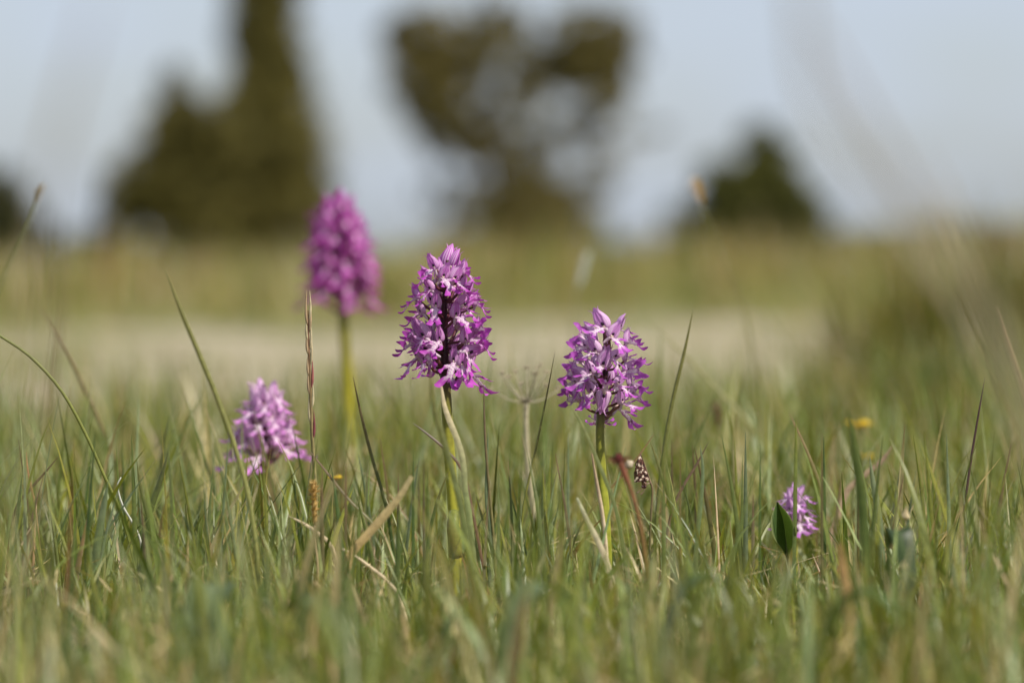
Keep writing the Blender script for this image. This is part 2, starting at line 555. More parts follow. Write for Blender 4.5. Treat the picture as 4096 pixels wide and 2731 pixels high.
# ------------------------------------------------------------------ grass masses
GREENS = np.array([(0.172, 0.208, 0.041), (0.222, 0.232, 0.028), (0.096, 0.130, 0.018), (0.270, 0.312, 0.138), (0.50, 0.39, 0.20), (0.27, 0.15, 0.06), (0.225, 0.21, 0.040)])
GW = np.array([0.27, 0.22, 0.16, 0.18, 0.10, 0.02, 0.05])
def grass_mesh(name, x, y, h, hw, rows, cols, lean=0.36, mat=None, weights=GW, lying=False, zbase=None):
    n = len(x)
    t = np.linspace(0, 1, rows)
    phi = npr.random(n) * 2 * np.pi
    ln = np.abs(npr.normal(0, lean, n)) + 0.04
    bend = np.abs(npr.normal(0, 0.45, n))
    if lying:
        ln = 1.25 + 0.2 * npr.random(n); bend = npr.normal(0, .15, n)
    ang = ln[:, None] + bend[:, None] * t[None, :] ** 1.6
    ds = h[:, None] / (rows - 1)
    dr = np.sin(ang) * ds; dz = np.cos(ang) * ds
    r = np.cumsum(np.concatenate([np.zeros((n, 1)), dr[:, :-1]], 1), 1)
    z = np.cumsum(np.concatenate([np.zeros((n, 1)), dz[:, :-1]], 1), 1)
    side = phi + np.pi / 2 + npr.normal(0, .5, n)
    z0 = (-0.004 if not lying else 0.002 + 0.028 * npr.random(n)) if zbase is None else zbase
    cx = x[:, None] + r * np.cos(phi)[:, None]
    cyy = y[:, None] + r * np.sin(phi)[:, None]
    cz = z + (z0 if np.isscalar(z0) else z0[:, None])
    prof = np.minimum(1, 0.55 + 1.4 * t) * (1 - t ** 2.6) + 0.03
    w = hw[:, None] * prof[None, :]
    us = np.linspace(-1, 1, cols)
    V = np.zeros((n, rows, cols, 3), 'f')
    pat = np.zeros((n, rows, cols, 3), 'f')
    for j, u in enumerate(us):
        fold = 0.55 * abs(u)
        V[:, :, j, 0] = cx + w * u * np.cos(side)[:, None] + fold * w * np.cos(phi)[:, None]
        V[:, :, j, 1] = cyy + w * u * np.sin(side)[:, None] + fold * w * np.sin(phi)[:, None]
        V[:, :, j, 2] = cz
        pat[:, :, j, 0] = u
        pat[:, :, j, 1] = t[None, :]
    ci = npr.choice(len(GREENS), n, p=weights / weights.sum())
    base = GREENS[ci] * (0.70 + 0.6 * npr.random((n, 1))) * (1 + npr.normal(0, .05, (n, 3)))
    C = np.ones((n, rows, cols, 4), 'f')
    drytip = (npr.random(n) < 0.35)[:, None] * np.clip((t - 0.82) / 0.15, 0, 1)[None, :]
    pale = np.clip(1 - t / 0.3, 0, 1)[None, :] * (0.25 + 0.5 * npr.random((n, 1)))
    for k in range(3):
        b = base[:, k][:, None]
        b = b * (1 - pale) + (0.26, 0.24, 0.10)[k] * pale
        b = b * (1 - drytip) + (0.30, 0.19, 0.09)[k] * drytip
        C[:, :, :, k] = b[:, :, None]
    me = bpy.data.meshes.new(name)
    nv = n * rows * cols
    me.vertices.add(nv); me.vertices.foreach_set('co', V.ravel())
    q = []
    for i in range(rows - 1):
        for j in range(cols - 1):
            a = i * cols + j
            q.append((a, a + 1, a + cols + 1, a + cols))
    q = np.array(q)
    L = (q[None] + (np.arange(n) * rows * cols)[:, None, None]).reshape(-1)
    nq = n * len(q)
    me.loops.add(nq * 4); me.loops.foreach_set('vertex_index', L.astype('i'))
    me.polygons.add(nq); me.polygons.foreach_set('loop_start', np.arange(nq, dtype='i') * 4)
    me.polygons.foreach_set('loop_total', np.full(nq, 4, 'i'))
    me.polygons.foreach_set('use_smooth', np.ones(nq, bool))
    a = me.attributes.new('col', 'FLOAT_COLOR', 'POINT'); a.data.foreach_set('color', np.clip(C, 0.004, 1).ravel())
    a = me.attributes.new('pat', 'FLOAT_VECTOR', 'POINT'); a.data.foreach_set('vector', pat.ravel())
    me.materials.append(mat or M_blade)
    me.update(calc_edges=True)
    return me
def scatter(n, y0, y1, k=0.135, c=0.16, clump=0.5):
    u = npr.random(n)
    # uniform over the widening wedge in front of the camera
    a0, a1 = k * y0 * y0 / 2 + c * y0, k * y1 * y1 / 2 + c * y1
    A = a0 + (a1 - a0) * u
    y = (-c + np.sqrt(c * c + 2 * k * A)) / k
    x = (npr.random(n) * 2 - 1) * (k * y + c)
    f = np.sin(x * 31 + 2 * np.sin(y * 13)) * np.sin(y * 27 + 3 * np.sin(x * 11)) + 0.5 * np.sin(x * 73 + 1) * np.sin(y * 61)
    keep = npr.random(n) < 1 - clump * (0.5 - 0.5 * np.clip(f, -1, 1))
    return x[keep], y[keep]
tn = np.vectorize(track_near)
def patch_h(x, y):
    return 1 + 0.22 * np.sin(x * 9 + 1.1) * np.sin(y * 7.3 + 0.4) + 0.13 * np.sin(x * 23 + 2) * np.sin(y * 17)
# natural gaps in the sward where a plant stands clear
GAPS = [(2900, 3420, 1880, 2175, .95), (2990, 3340, 1880, 2185, 1.0), (3040, 3300, 1880, 2175, 1.06), (2420, 2720, 1780, 2000, 1.0), (1735, 1890, 1560, 2170, 1.0), (2340, 2490, 1700, 2170, 1.0), (3585, 3665, 1980, 2120, .93), (3600, 3720, 2040, 2260, .90), (3390, 3500, 1660, 1780, 1.24), (2440, 2600, 1800, 2160, .93),
        (1370, 1660, 1890, 2230, .93), (455, 575, 1900, 2200, .98), (900, 1230, 1500, 1900, 1.0), (1225, 1290, 1900, 2120, .95), (2080, 2170, 1600, 2030, .99)]
def clear(x, y, h, p=1.0):
    m = y / D
    bx = x / (K * m) + 2048; ty = HZ + (HC - h * .9) / (K * m)
    h = h.copy()
    for (a, b, t, bt, mm) in GAPS:
        hit = (bx > a - 25) & (bx < b + 25) & (ty < bt) & (m < mm + .01) & (npr.random(len(x)) < p)
        cap = np.clip((HC - (bt - HZ) * K * m) / .9, .009, 1) * npr.uniform(.8, 1.05, len(x))
        h = np.where(hit, np.minimum(h, cap), h)
    return h
# sharp zone
x, y = scatter(21000, 1.42, 2.75, clump=.7)
kp = npr.random(len(x)) < np.clip(.38 + (y - 1.5) * 1.1, .38, 1)
x, y = x[kp], y[kp]
h = np.clip(npr.lognormal(math.log(0.050), 0.36, len(x)), 0.014, 0.098) * np.where(y > 2.3, 1.1, 1) * patch_h(x, y)
h = clear(x, y, h)
w = np.clip(npr.lognormal(math.log(0.00090), 0.42, len(x)), 0.00035, 0.0024)
tag(link('meadow_grass', grass_mesh('meadow_grass', x, y, h, w, 7, 3)), 'dense short green meadow grass growing around the orchids', 'grass', kind='stuff')
# in front
x, y = scatter(3000, 0.75, 1.42, 0.14, 0.14)
h = np.clip(npr.lognormal(math.log(0.030), 0.38, len(x)), 0.010, 0.048) * patch_h(x, y)
h = clear(x, y, h)
w = np.clip(npr.lognormal(math.log(0.0011), 0.35, len(x)), 0.0005, 0.0024)
tag(link('foreground_grass', grass_mesh('foreground_grass', x, y, h, w, 6, 3)), 'soft blurred grass in front of the orchids', 'grass', kind='stuff')
# behind, up to the track
x, y = scatter(36000, 2.75, 5.9, 0.135, 0.22)
k = y < tn(x) + npr.normal(0, 0.06, len(x))
x, y = x[k], y[k]
h = np.clip(npr.lognormal(math.log(0.055), 0.36, len(x)), 0.014, 0.105) * (1 + 0.6 * np.clip((x - 0.25) / 0.3, 0, 1)) * np.where((x < 0.2) & (y > 3.6), 0.95, 1)
w = np.clip(npr.lognormal(math.log(0.0010), 0.3, len(x)), 0.0005, 0.002)
tag(link('verge_grass', grass_mesh('verge_grass', x, y, h, w, 6, 2)), 'grass along the near edge of the sandy track', 'grass', kind='stuff')
# tufts on the track and the field beyond it
n = 5000
cxs = npr.uniform(-1.6, 1.6, 120); cys = npr.uniform(4.4, 11.0, 120)
i = npr.integers(0, 120, n)
x = cxs[i] + npr.normal(0, .05, n); y = cys[i] + npr.normal(0, .06, n)
tag(link('track_grass', grass_mesh('track_grass', x, y, npr.uniform(.02, .06, n), npr.uniform(.0008, .0016, n), 4, 2, zbase=0.004)), 'sparse tufts of grass on the sandy track', 'grass', kind='stuff')
x, y = scatter(26000, 10.8, 34.0, 0.13, 0.4, 0.6)
h = npr.uniform(.02, .07, len(x)); w = npr.uniform(.002, .005, len(x))
tag(link('field_grass', grass_mesh('field_grass', x, y, h, w, 4, 2, weights=np.array([.2, .28, .08, .08, .22, .03, .2]))), 'rough olive grass of the field beyond the track', 'grass', kind='stuff')
nc = 150
cxs = npr.uniform(-1, 1, nc); cys = npr.uniform(11.5, 45, nc); cxs = cxs * (0.15 * cys + .5)
i = npr.integers(0, nc, 9000)
x = cxs[i] + npr.normal(0, .12, 9000); y = cys[i] + npr.normal(0, .25, 9000)
hs = npr.uniform(.08, .34, nc) * (1 + .5 * (cxs / (0.15 * cys + .5)))
tag(link('field_tufts', grass_mesh('field_tufts', x, y, hs[i] * npr.uniform(.5, 1.1, 9000), npr.uniform(.003, .007, 9000), 4, 2, weights=np.array([.1, .2, .15, .02, .35, .2, .35]))), 'taller brownish grass tufts scattered over the far field', 'grass', kind='stuff')
x, y = scatter(2600, 2.5, 4.3, 0.135, 0.2, 0)
k = np.sin(x * 11 + 1.7) + .6 * np.sin(x * 29 + y * 3) + .5 * np.sin(x * 5 - 1) > .75
x, y = x[k], y[k]
k = y < tn(x)
x, y = x[k], y[k]
tag(link('wispy_grass', grass_mesh('wispy_grass', x, y, npr.uniform(.08, .135, len(x)), npr.uniform(.0004, .0009, len(x)), 7, 2, lean=.18, weights=np.array([.2, .2, .2, .05, .25, .15, .3]))), 'thin wispy grass stems rising before the sandy track', 'grass', kind='stuff')
# dead straw lying in the sward
x, y = scatter(4200, 1.3, 3.3)
tag(link('straw_litter', grass_mesh('straw_litter', x, y, npr.uniform(.012, .036, len(x)), npr.uniform(.0004, .0009, len(x)), 4, 2, lying=True, mat=M_dry, weights=np.array([0, 0, 0, 0, 1, .2, .05]))), 'dead straw lying among the grass', 'straw', kind='stuff')

# ------------------------------------------------------------------ orchids
def hood_mesh(seed):
    r = random.Random(seed)
    mb = MB()
    fl = r.uniform(0.0, 1.0)
    op = r.uniform(0.85, 1.15)
    for sg in (-1, 1):
        a = r.uniform(-.5, .5)
        C = [(sg * .8, 2.2, -4.2), (sg * 3.1 * op, .6, -2.7), (sg * 3.8 * op, .2, .5), (sg * 3.1 * op, -.1, 3.7), (sg * (1.8 + .6 * fl), -.5, 6.2 + a), (sg * (1.5 + 1.3 * fl), -.9 - .5 * fl, 7.6 + a), (sg * (2.0 + 2.3 * fl), -1.2 - 1.2 * fl, 8.9 + a)]
        mb.strip(C, (sg * .69, .72, 0), (sg * .72, -.69, 0), [.8, 2.1, 2.4, 1.8, .95, .5, .08], -0.38, 9, 14, pid=0, tip=lambda t, u: 0)
    a = r.uniform(-.4, .6)
    mb.strip([(0, 3, -3.6), (0, 4.6, 0), (0, 4.3, 4), (0, 2.4, 7), (r.uniform(-.5, .5), .3 - fl, 9.2 + a)], (1, 0, 0), (0, 1, 0), [1, 3.2, 3.3, 2.1, .1], -.42, 9, 12, pid=3)
    for sg in (-1, 1):
        mb.strip([(sg * .9, .3, -1.4), (sg * 1.15, -.5, 1.2), (sg * 1.3, -.9, 3.8), (sg * .6, -.9, 6.6)], (1, 0, 0), (0, -1, 0), [.5, 1.0, 1.2, .15], .25, 5, 8, pid=5, tip=lambda t, u: .75)
    mb.ball((0, .1, -.2), (1.05, .9, 1.25), nu=10, nv=7, m=1)
    mb.ball((0, .5, -2.2), (1.5, 1.1, 1.4), nu=10, nv=7, m=2)
    # back of the flower closing onto the ovary
    mb.tube([(0, 2.2, -2.2), (0, 2.6, -3.6), (0, 2.6, -4.8)], [2.2, 1.6, .8], 8, 5, m=2)
    mb.v = [(x * .88, y * .95, z * 1.16 if z > 0 else z) for x, y, z in mb.v]
    return mb.mesh('floret', [M_hood, M_column, M_throat], scale=0.001)
def lip_mesh(seed):
    r = random.Random(seed)
    mb = MB()
    s = 0.92
    cur = r.uniform(0.6, 2.2)
    def Pt(a, l, n=0.0):
        return Vector((a * s, -(n + 1.6 * math.sin(math.pi * min(1, l / 15.0))) * s, -l * s))
    sp = r.uniform(.7, 1.25)
    mb.strip([Pt(0, -1, -.8), Pt(0, 2), Pt(0, 5), Pt(0, 8.5), Pt(0, 11)], (1, 0, 0), (0, -1, 0), [.9 * s, 1.4 * s, 2.2 * s, 1.9 * s, 2.4 * s], -.35, 7, 10, pmm=True,
             tip=lambda t, u: max(0, abs(u) ** 3 * .55) + max(0, t - .7) * 1.2)
    for sg in (-1, 1):
        q = r.uniform(-.6, .8)
        A = [Pt(sg * 1.2, 3.2), Pt(sg * 3.4 * sp, 4.6, .6), Pt(sg * 4.8 * sp, 7.0 + q, 1.0 + .5 * cur), Pt(sg * 4.9 * sp, 9.4 + q, 1.5 + cur), Pt(sg * 4.3 * sp, 10.3 + q, 2.8 + cur)]
        mb.strip(A, [(sg * .3, 0, 1), (sg * .6, 0, .8), (1, 0, .2), (1, 0, 0), (1, 0, 0)], [(0, -1, 0), (0, -1, -.1), (sg * .3, -.9, 0), (sg * .3, -.8, -.4), (0, -.4, -.8)],
                 [1.1 * s, 1.2 * s, 1.3 * s, 1.0 * s, .2 * s], -.4, 5, 9, pmm=True, pid=sg, tip=lambda t, u: .15 + t * 1.1)
        q = r.uniform(-.7, .7)
        A = [Pt(sg * .9, 9.6), Pt(sg * 2.4 * sp, 12.0, .2), Pt(sg * 4.0 * sp, 14.6 + q, .6 + .4 * cur), Pt(sg * 5.0 * sp, 16.2 + q, 1.4 + cur), Pt(sg * 5.2 * sp, 17 + q, 2.6 + cur)]
        mb.strip(A, [(1, 0, .2 * sg), (1, 0, .5 * sg), (1, 0, .5 * sg), (1, 0, .4 * sg), (1, 0, .3 * sg)], [(0, -1, 0), (0, -1, 0), (0, -1, 0), (0, -.9, -.4), (0, -.5, -.8)],
                 [1.5 * s, 1.75 * s, 2.05 * s, 1.4 * s, .35 * s], -.3, 7, 9, pmm=True, pid=sg * 2, tip=lambda t, u: .12 + t * 1.25 + .2 * abs(u))
    mb.strip([Pt(0, 10.5), Pt(0, 12), Pt(0, 13.2, .5)], (1, 0, 0), (0, -1, 0), [.6 * s, .35 * s, .05], 0, 3, 4, pmm=True, tip=lambda t, u: .9)
    mb.v = [(x + r.uniform(-.14, .14), y + r.uniform(-.2, .2), z + r.uniform(-.14, .14)) for x, y, z in mb.v]
    return mb.mesh('lip', [M_lip], scale=0.001)
def spur_mesh(seed):
    r = random.Random(seed)
    mb = MB()
    mb.tube([(0, .8, -2.8), (0, 1.6, -5), (r.uniform(-.5, .5), 2.4, -7.5), (r.uniform(-.8, .8), 2.2, -9.2)], [1.35, 1.15, 1.0, .45], 8, 8)
    return mb.mesh('spur', [M_spur], scale=0.001)
HOODS = [hood_mesh(i) for i in range(7)]
LIPS = [lip_mesh(20 + i) for i in range(9)]
SPURS = [spur_mesh(40 + i) for i in range(3)]

def frame(Y, Z):
    """matrix whose columns are X, Y, Z with Z kept"""
    Z = Z.normalized()
    Y = (Y - Z * Y.dot(Z))
    if Y.length < 1e-4:
        Y = Z.orthogonal()
    Y.normalize()
    X = Y.cross(Z)
    return Matrix((X, Y, Z)).transposed()

class Orchid:
    def __init__(s, name, label, axis, m, color, stem_r, group, ax_top_frac, dark=(0.055, 0.016, 0.022), low=(0.36, 0.34, 0.035), leaves=3, ovary=(0.13, 0.04, 0.05)):
        s.m, s.color, s.ovary = m, color, ovary
        s.axis = [P(x, y, m) for x, y in axis]          # from ground to the top
        s.axis[0].z = -0.006
        s.root = thing(name, label, 'orchid', (s.axis[0].x, s.axis[0].y, 0.0), group)
        s.curve = cr(s.axis, 60)
        mb = MB()
        mid = (0.19, 0.18, 0.025)
        def c(t, u):
            k = t / ax_top_frac
            if k < 0.55: q = low
            elif k < 1.0: q = lerp(low, mid, (k - .55) / .45)
            else: q = lerp(mid, dark, min(1, (k - 1) * 5))
            return q
        rr = [stem_r * 1.15, stem_r * 1.05, stem_r, stem_r * .9, stem_r * .62, stem_r * .3]
        mb.tube(s.axis, rr, 12, 40, c)
        under(s.root, mb).build('stem', M_stem, s.root)
        for i in range(leaves):
            mb = MB()
            a = rnd.uniform(0, 6.28) if leaves else 0
            b = s.axis[0]
            d = Vector((math.cos(a), math.sin(a), 0))
            L = rnd.uniform(.022, .034)
            C = [b + d * .002, b + d * L * .25 + Vector((0, 0, L * .45)), b + d * L * .6 + Vector((0, 0, L * .75)), b + d * L * .95 + Vector((0, 0, L * .8))]
            w = Vector((-d.y, d.x, 0))
            mb.strip(C, w, [d * -1 + Vector((0, 0, .2)), d * -.6 + Vector((0, 0, .8)), Vector((0, 0, 1)), Vector((0, 0, 1))], [.003, .009, .008, .0005], .35, 7, 12,
                     col=lambda t, u: lerp((0.20, 0.22, 0.06), (0.10, 0.15, 0.04), t))
            under(s.root, mb).build('leaf', M_leaf, s.root)
    def at_z(s, z):
        best = min(s.curve, key=lambda p: abs(p.z - z))
        return best.copy()
    def floret(s, eye, U, F, L, lipscale, sc=1.0):
        R = frame(-F, U)
        Mw = Matrix.Translation(eye - s.root.location) @ (R * 1.0).to_4x4() @ Matrix.Scale(sc, 4)
        fo = link('floret', rnd.choice(HOODS), s.root, Mw)
        k = rnd.uniform(.85, 1.15)
        fo.color = (s.color[0] * k, s.color[1] * k, s.color[2] * k, s.color[3])
        inv = Mw.inverted()
        # lip
        Nn = F * .7 + U * .5
        RL = frame(-Nn, -L)
        throat = eye + (R @ Vector((0, -.0006, -.0024))) * sc
        lo = link('lip', rnd.choice(LIPS), fo, inv @ (Matrix.Translation(throat - s.root.location) @ RL.to_4x4() @ Matrix.Scale(lipscale, 4)))
        lo.color = fo.color
        link('spur', rnd.choice(SPURS), fo, Matrix.Rotation(rnd.uniform(-.25, .25), 4, 'Y'))
        # ovary stalk from the stem to the back of the hood
        back = eye + (R @ Vector((0, .0026, -.0046))) * sc
        base = s.at_z(back.z - rnd.uniform(.006, .010) * sc)
        mb = MB()
        mid = base.lerp(back, .55) + Vector((0, 0, -.0012)) + (back - base).cross(Vector((0, 0, 1))) * rnd.uniform(-.1, .1)
        ov = s.ovary
        mb.tube([base, mid, back], [.0008 * sc, .00115 * sc, .0010 * sc], 7, 9, lambda t, u: lerp(ov, (ov[0] * 1.5, ov[1] * 1.6, ov[2] * 1.4), t * (.5 + .5 * math.sin(u * 12.6 + t * 6))))
        d = (back - base); d.z = 0
        if d.length > 1e-5:
            d.normalize()
            w = Vector((-d.y, d.x, 0))
            mb.strip([base, base + d * .002 + Vector((0, 0, .0015)), base + d * .0035 + Vector((0, 0, .004))], w, d, [.0012, .001, .0001], .2, 3, 4, lambda t, u: (0.20, .06, .10))
        mb.v = [tuple(inv @ (Vector(p) - s.root.location)) for p in mb.v]
        mb.build('ovary', M_stem, fo)
        return fo
    def from_photo(s, rows, ox, oy, z, R=.011, sc=1.0):
        for (e, tp, lp, a) in rows:
            a = math.radians(a)
            m = s.m - R * math.cos(a) / D
            E = P(ox + e[0] / z, oy + e[1] / z, m)
            T = P(ox + tp[0] / z, oy + tp[1] / z, m)
            Lp = P(ox + lp[0] / z, oy + lp[1] / z, m)
            ax_ = s.at_z(E.z).x
            sh = (ax_ - E.x) * .10
            E.x += sh; T.x += sh; Lp.x += sh * 1.8
            F = Vector((math.sin(a), -math.cos(a), -.12)).normalized()
            U = (T - E)
            tl = U.length
            U = U.normalized() + Vector((0, .25 * math.cos(a), 0))
            U = U - F * U.dot(F) * .8
            L = Lp - E
            l = L.length
            nom = .0125 * sc
            dep = math.sqrt(max(0.0, nom * nom - l * l))
            L = L + Vector((0, -1 if math.cos(a) > -.2 else 1, 0)) * max(dep, .3 * l)
            s.floret(E, U, F, L.normalized(), max(.56, min(.94, L.length / .0172)) * 0.98, max(.66, min(1.0, tl / .0075)) * .82 * sc if tl else sc)
    def ring(s, z0, z1, n, rprof, sc=1.0, a0=0.0, azr=None, up=.5, jit=.25, faces=None):
        for i in range(n):
            t = (i + .5) / n
            z = z0 + (z1 - z0) * t
            a = a0 + i * 2.39996 + rnd.uniform(-jit, jit)
            if azr is not None:
                a = math.radians(azr[0] + (azr[1] - azr[0]) * ((i * 0.618) % 1.0))
            c = s.at_z(z)
            r = rprof(t)
            F = Vector((math.sin(a), -math.cos(a), rnd.uniform(-.25, .05) + .25 * (t > .85))).normalized()
            E = c + Vector((math.sin(a) * r, -math.cos(a) * r, rnd.uniform(-.001, .001)))
            E.z = z
            U = Vector((math.sin(a) * .45 * (1 - t), -math.cos(a) * .45 * (1 - t), 1)) + Vector((rnd.uniform(-.25, .25), rnd.uniform(-.2, .2), 0))
            L = Vector((math.sin(a), -math.cos(a), -rnd.uniform(.5, 1.5))) + Vector((rnd.uniform(-.35, .35), rnd.uniform(-.3, .3), 0))
            k = sc * (1 - .30 * t)
            s.floret(E, U, F, L.normalized(), k * rnd.uniform(.85, 1.05), k * rnd.uniform(.85, 1.0))

G_or = 'orchids in bloom'
main = Orchid('orchid', 'deep purple orchid with a dense pointed flower head and dark stem showing through', [(1832, 2224), (1815, 2050), (1800, 1850), (1788, 1650), (1778, 1450), (1776, 1250), (1790, 1040)], 1.0,
              (0.47, 0.075, 0.45, .80), .0025, G_or, 0.52, leaves=3)
rows_main = [((507, 313), (465, 215), (410, 450), -15), ((617, 400), (650, 300), (735, 590), 5), ((732, 418), (785, 312), (850, 560), 25),
 ((640, 290), (690, 112), (560, 330), 175), ((715, 300), (750, 180), (800, 330), 150), ((470, 515), (420, 440), (340, 690), -40),
 ((537, 655), (545, 575), (520, 870), -10), ((740, 745), (730, 640), (940, 900), 22), ((830, 660), (990, 590), (1010, 860), 50),
 ((810, 500), (840, 400), (890, 610), 60), ((870, 540), (915, 455), (1030, 720), 120), ((400, 930), (290, 760), (350, 1080), -35),
 ((575, 960), (570, 870), (440, 1150), -10), ((430, 1060), (300, 960), (480, 1270), -30), ((715, 1150), (720, 1040), (650, 1430), 0),
 ((893, 1090), (1060, 1050), (900, 1400), 30), ((330, 590), (300, 490), (220, 700), -65), ((380, 720), (310, 640), (230, 840), -60),
 ((330, 900), (270, 800), (210, 960), -75), ((300, 1000), (260, 930), (170, 1065), -75), ((340, 1110), (290, 1040), (190, 1350), -60),
 ((420, 1150), (380, 1080), (380, 1310), -30), ((830, 970), (800, 890), (1050, 980), 45), ((960, 880), (930, 800), (1030, 820), 75),
 ((940, 640), (900, 560), (1030, 720), 80), ((900, 950), (960, 890), (1060, 970), 70), ((990, 1010), (950, 930), (1085, 1100), 80),
 ((800, 1180), (790, 1090), (820, 1420), 18), ((440, 420), (370, 350), (350, 440), -60), ((830, 360), (800, 290), (890, 440), 60)]
main.from_photo(rows_main, 1500, 920, 2.24)
z_lo, z_hi = P(0, 1480).z, P(0, 1080).z
main.ring(z_lo, z_hi, 12, lambda t: .012 - .006 * t, 1.0, azr=(115, 245))

right = Orchid('orchid', 'paler lilac orchid with a loose open flower head and white spotted lips', [(2440, 2235), (2422, 2080), (2408, 1900), (2400, 1730), (2408, 1600), (2424, 1450), (2416, 1310)], 1.0,
               (0.44, 0.095, 0.46, .94), .0020, G_or, 0.52, leaves=3, low=(0.32, 0.33, 0.035), ovary=(0.15, 0.06, 0.05))
rows_right = [((622, 347), (518, 140), (420, 460), -10), ((742, 445), (800, 320), (905, 640), 15), ((540, 590), (480, 470), (330, 710), -30),
 ((635, 725), (675, 570), (545, 780), 5), ((768, 655), (880, 590), (830, 880), 25), ((490, 795), (460, 680), (280, 1020), -20),
 ((400, 855), (260, 780), (400, 1190), -40), ((805, 910), (880, 840), (980, 1080), 30), ((840, 1080), (810, 1010), (1040, 1190), 40),
 ((640, 1050), (605, 1235), (660, 880), 0), ((500, 980), (470, 900), (400, 1200), -15), ((900, 790), (1015, 735), (1085, 760), 60),
 ((950, 1010), (1000, 980), (1095, 1050), 70), ((820, 370), (875, 265), (1030, 560), 125), ((500, 470), (380, 370), (310, 370), -70),
 ((430, 560), (290, 530), (230, 600), -60), ((370, 690), (330, 600), (265, 690), -60), ((330, 810), (250, 760), (185, 800), -70),
 ((330, 900), (260, 880), (150, 960), -75), ((340, 1060), (230, 1010), (190, 1030), -95), ((900, 500), (880, 440), (1040, 550), 70),
 ((880, 660), (850, 600), (1090, 720), 65), ((930, 900), (900, 850), (1090, 960), 70), ((590, 1250), (600, 1180), (540, 1350), 180), ((650, 1260), (660, 1190), (710, 1330), 165)]
right.from_photo(rows_right, 2150, 1150, 2.413, .010, .95)
right.ring(P(0, 1640).z, P(0, 1400).z, 5, lambda t: .011 - .004 * t, .9, azr=(130, 230))

mb_ = 1.35
back = Orchid('orchid', 'tall magenta orchid with a long blurred conical head above the others', [(1405, 1900), (1400, 1750), (1390, 1500), (1372, 1250), (1362, 1050), (1352, 790)], mb_,
              (0.48, 0.042, 0.40, .48), .0033, G_or, 0.58, leaves=3, low=(0.38, 0.33, 0.02))
back.ring(P(0, 1190, mb_).z, P(0, 800, mb_).z, 52, lambda t: .0148 * math.sqrt(max(.04, 1 - ((t - .25) / .80) ** 2)), 1.08)
ml = 1.10
left = Orchid('orchid', 'short pale pink orchid half sunk in the grass behind a yellowish stalk', [(1058, 2110), (1055, 2000), (1055, 1880), (1060, 1750), (1060, 1600), (1052, 1535)], ml,
              (0.60, 0.24, 0.57, .98), .0021, G_or, 0.42, leaves=2)
left.ring(P(0, 1800, ml).z, P(0, 1560, ml).z, 26, lambda t: .0125 * (1 - .6 * t), 1.0)
mr = 1.05
small = Orchid('orchid', 'tiny lilac orchid sunk in the turf behind an upright folded leaf', [(3175, 2150), (3176, 2080), (3178, 2010), (3180, 1960)], mr,
               (0.50, 0.18, 0.54, .96), .0017, G_or, 0.35, leaves=2)
small.ring(P(0, 2080, mr).z, P(0, 1960, mr).z, 13, lambda t: .0058 * (1 - .5 * t), .64)

# sheath leaf clasping the foot of the deep purple orchid
mb = MB()
ax = [P(1822, 2224, .997), P(1818, 2160, .996), P(1812, 2100, .996), P(1818, 2050, .998)]
mb.tube(ax, [.0031, .0030, .0028, .0024], 12, 10, lambda t, u: (0.22, 0.24, 0.05))
under(main.root, mb).build('leaf_sheath', M_leaf, main.root)

# ------------------------------------------------------------------ single blades, stalks and stems
YG, OL, GL, DG = (0.19, 0.20, 0.035), (0.16, 0.145, 0.04), (0.18, 0.22, 0.12), (0.075, 0.115, 0.03)
ST, BR, RB, CR = (0.46, 0.35, 0.19), (0.17, 0.10, 0.055), (0.22, 0.085, 0.055), (0.62, 0.50, 0.33)
def rooted(pts, m):
    gr = ground_row(m) + 40 / m
    pts = list(pts)
    if pts[-1][1] < gr:
        (x0, y0), (x1, y1) = pts[-2], pts[-1]
        sl = (x1 - x0) / max(40, y1 - y0)
        pts.append((x1 + max(-.5, min(.5, sl)) * (gr - y1) * .6, gr))
    return pts
def blade(name, label, cat, pts, m, w, ctip, cbase, flat=True, mat=None, yaw=None, group=None, taper=.1, dm=0.0):
    pts = rooted(pts, m)
    n = len(pts)
    W3 = [P(x, y, m + dm * (1 - i / (n - 1))) for i, (x, y) in enumerate(pts)]
    root = W3[-1].copy()
    mb = MB()
    wm = w * K * m / 2
    colf = lambda t, u: lerp(ctip, cbase, min(1, t * 1.3))
    hw = [wm * taper, wm * .75, wm] + [wm] * max(1, n - 3)
    if flat:
        y = rnd.uniform(-.6, .6) if yaw is None else yaw
        Ws, Ns = [], []
        for i in range(n):
            T = (W3[min(i + 1, n - 1)] - W3[max(0, i - 1)]).normalized()
            a = T.cross(Vector((0, 1, 0))).normalized()
            b = a.cross(T).normalized()
            Ws.append(a * math.cos(y) + b * math.sin(y)); Ns.append(b * math.cos(y) - a * math.sin(y))
        mb.strip(W3, Ws, Ns, hw, .35, 5, 22, colf)
    else:
        mb.tube(W3, hw, 7, 26, colf)
    mb.v = [(a - root.x, b - root.y, c - root.z) for a, b, c in mb.v]
    o = mb.build(name, mat or (M_blade if flat else M_stem))
    o.location = root
    return tag(o, label, cat, group)
S, B = 'grass_stalk', 'grass_shoot'
blade(S, 'thin bright green stalk arching over like a bow', 'grass stalk', [(-60, 1300), (0, 1343), (120, 1425), (240, 1555), (335, 1720), (420, 1910), (500, 2100)], 1.0, 13, (.16, .17, .04), YG, False)
blade(S, 'faint olive stalk leaning behind the arching bright green one', 'grass stalk', [(160, 1230), (250, 1380), (340, 1560), (420, 1740), (500, 1950)], 1.14, 15, BR, OL, False)
blade(S, 'thick yellowish stalk leaning across the short pale pink orchid', 'grass stalk', [(660, 1075), (715, 1220), (790, 1400), (860, 1570), (930, 1760), (985, 1950), (1020, 2150)], .945, 20, OL, (.24, .24, .07), False)
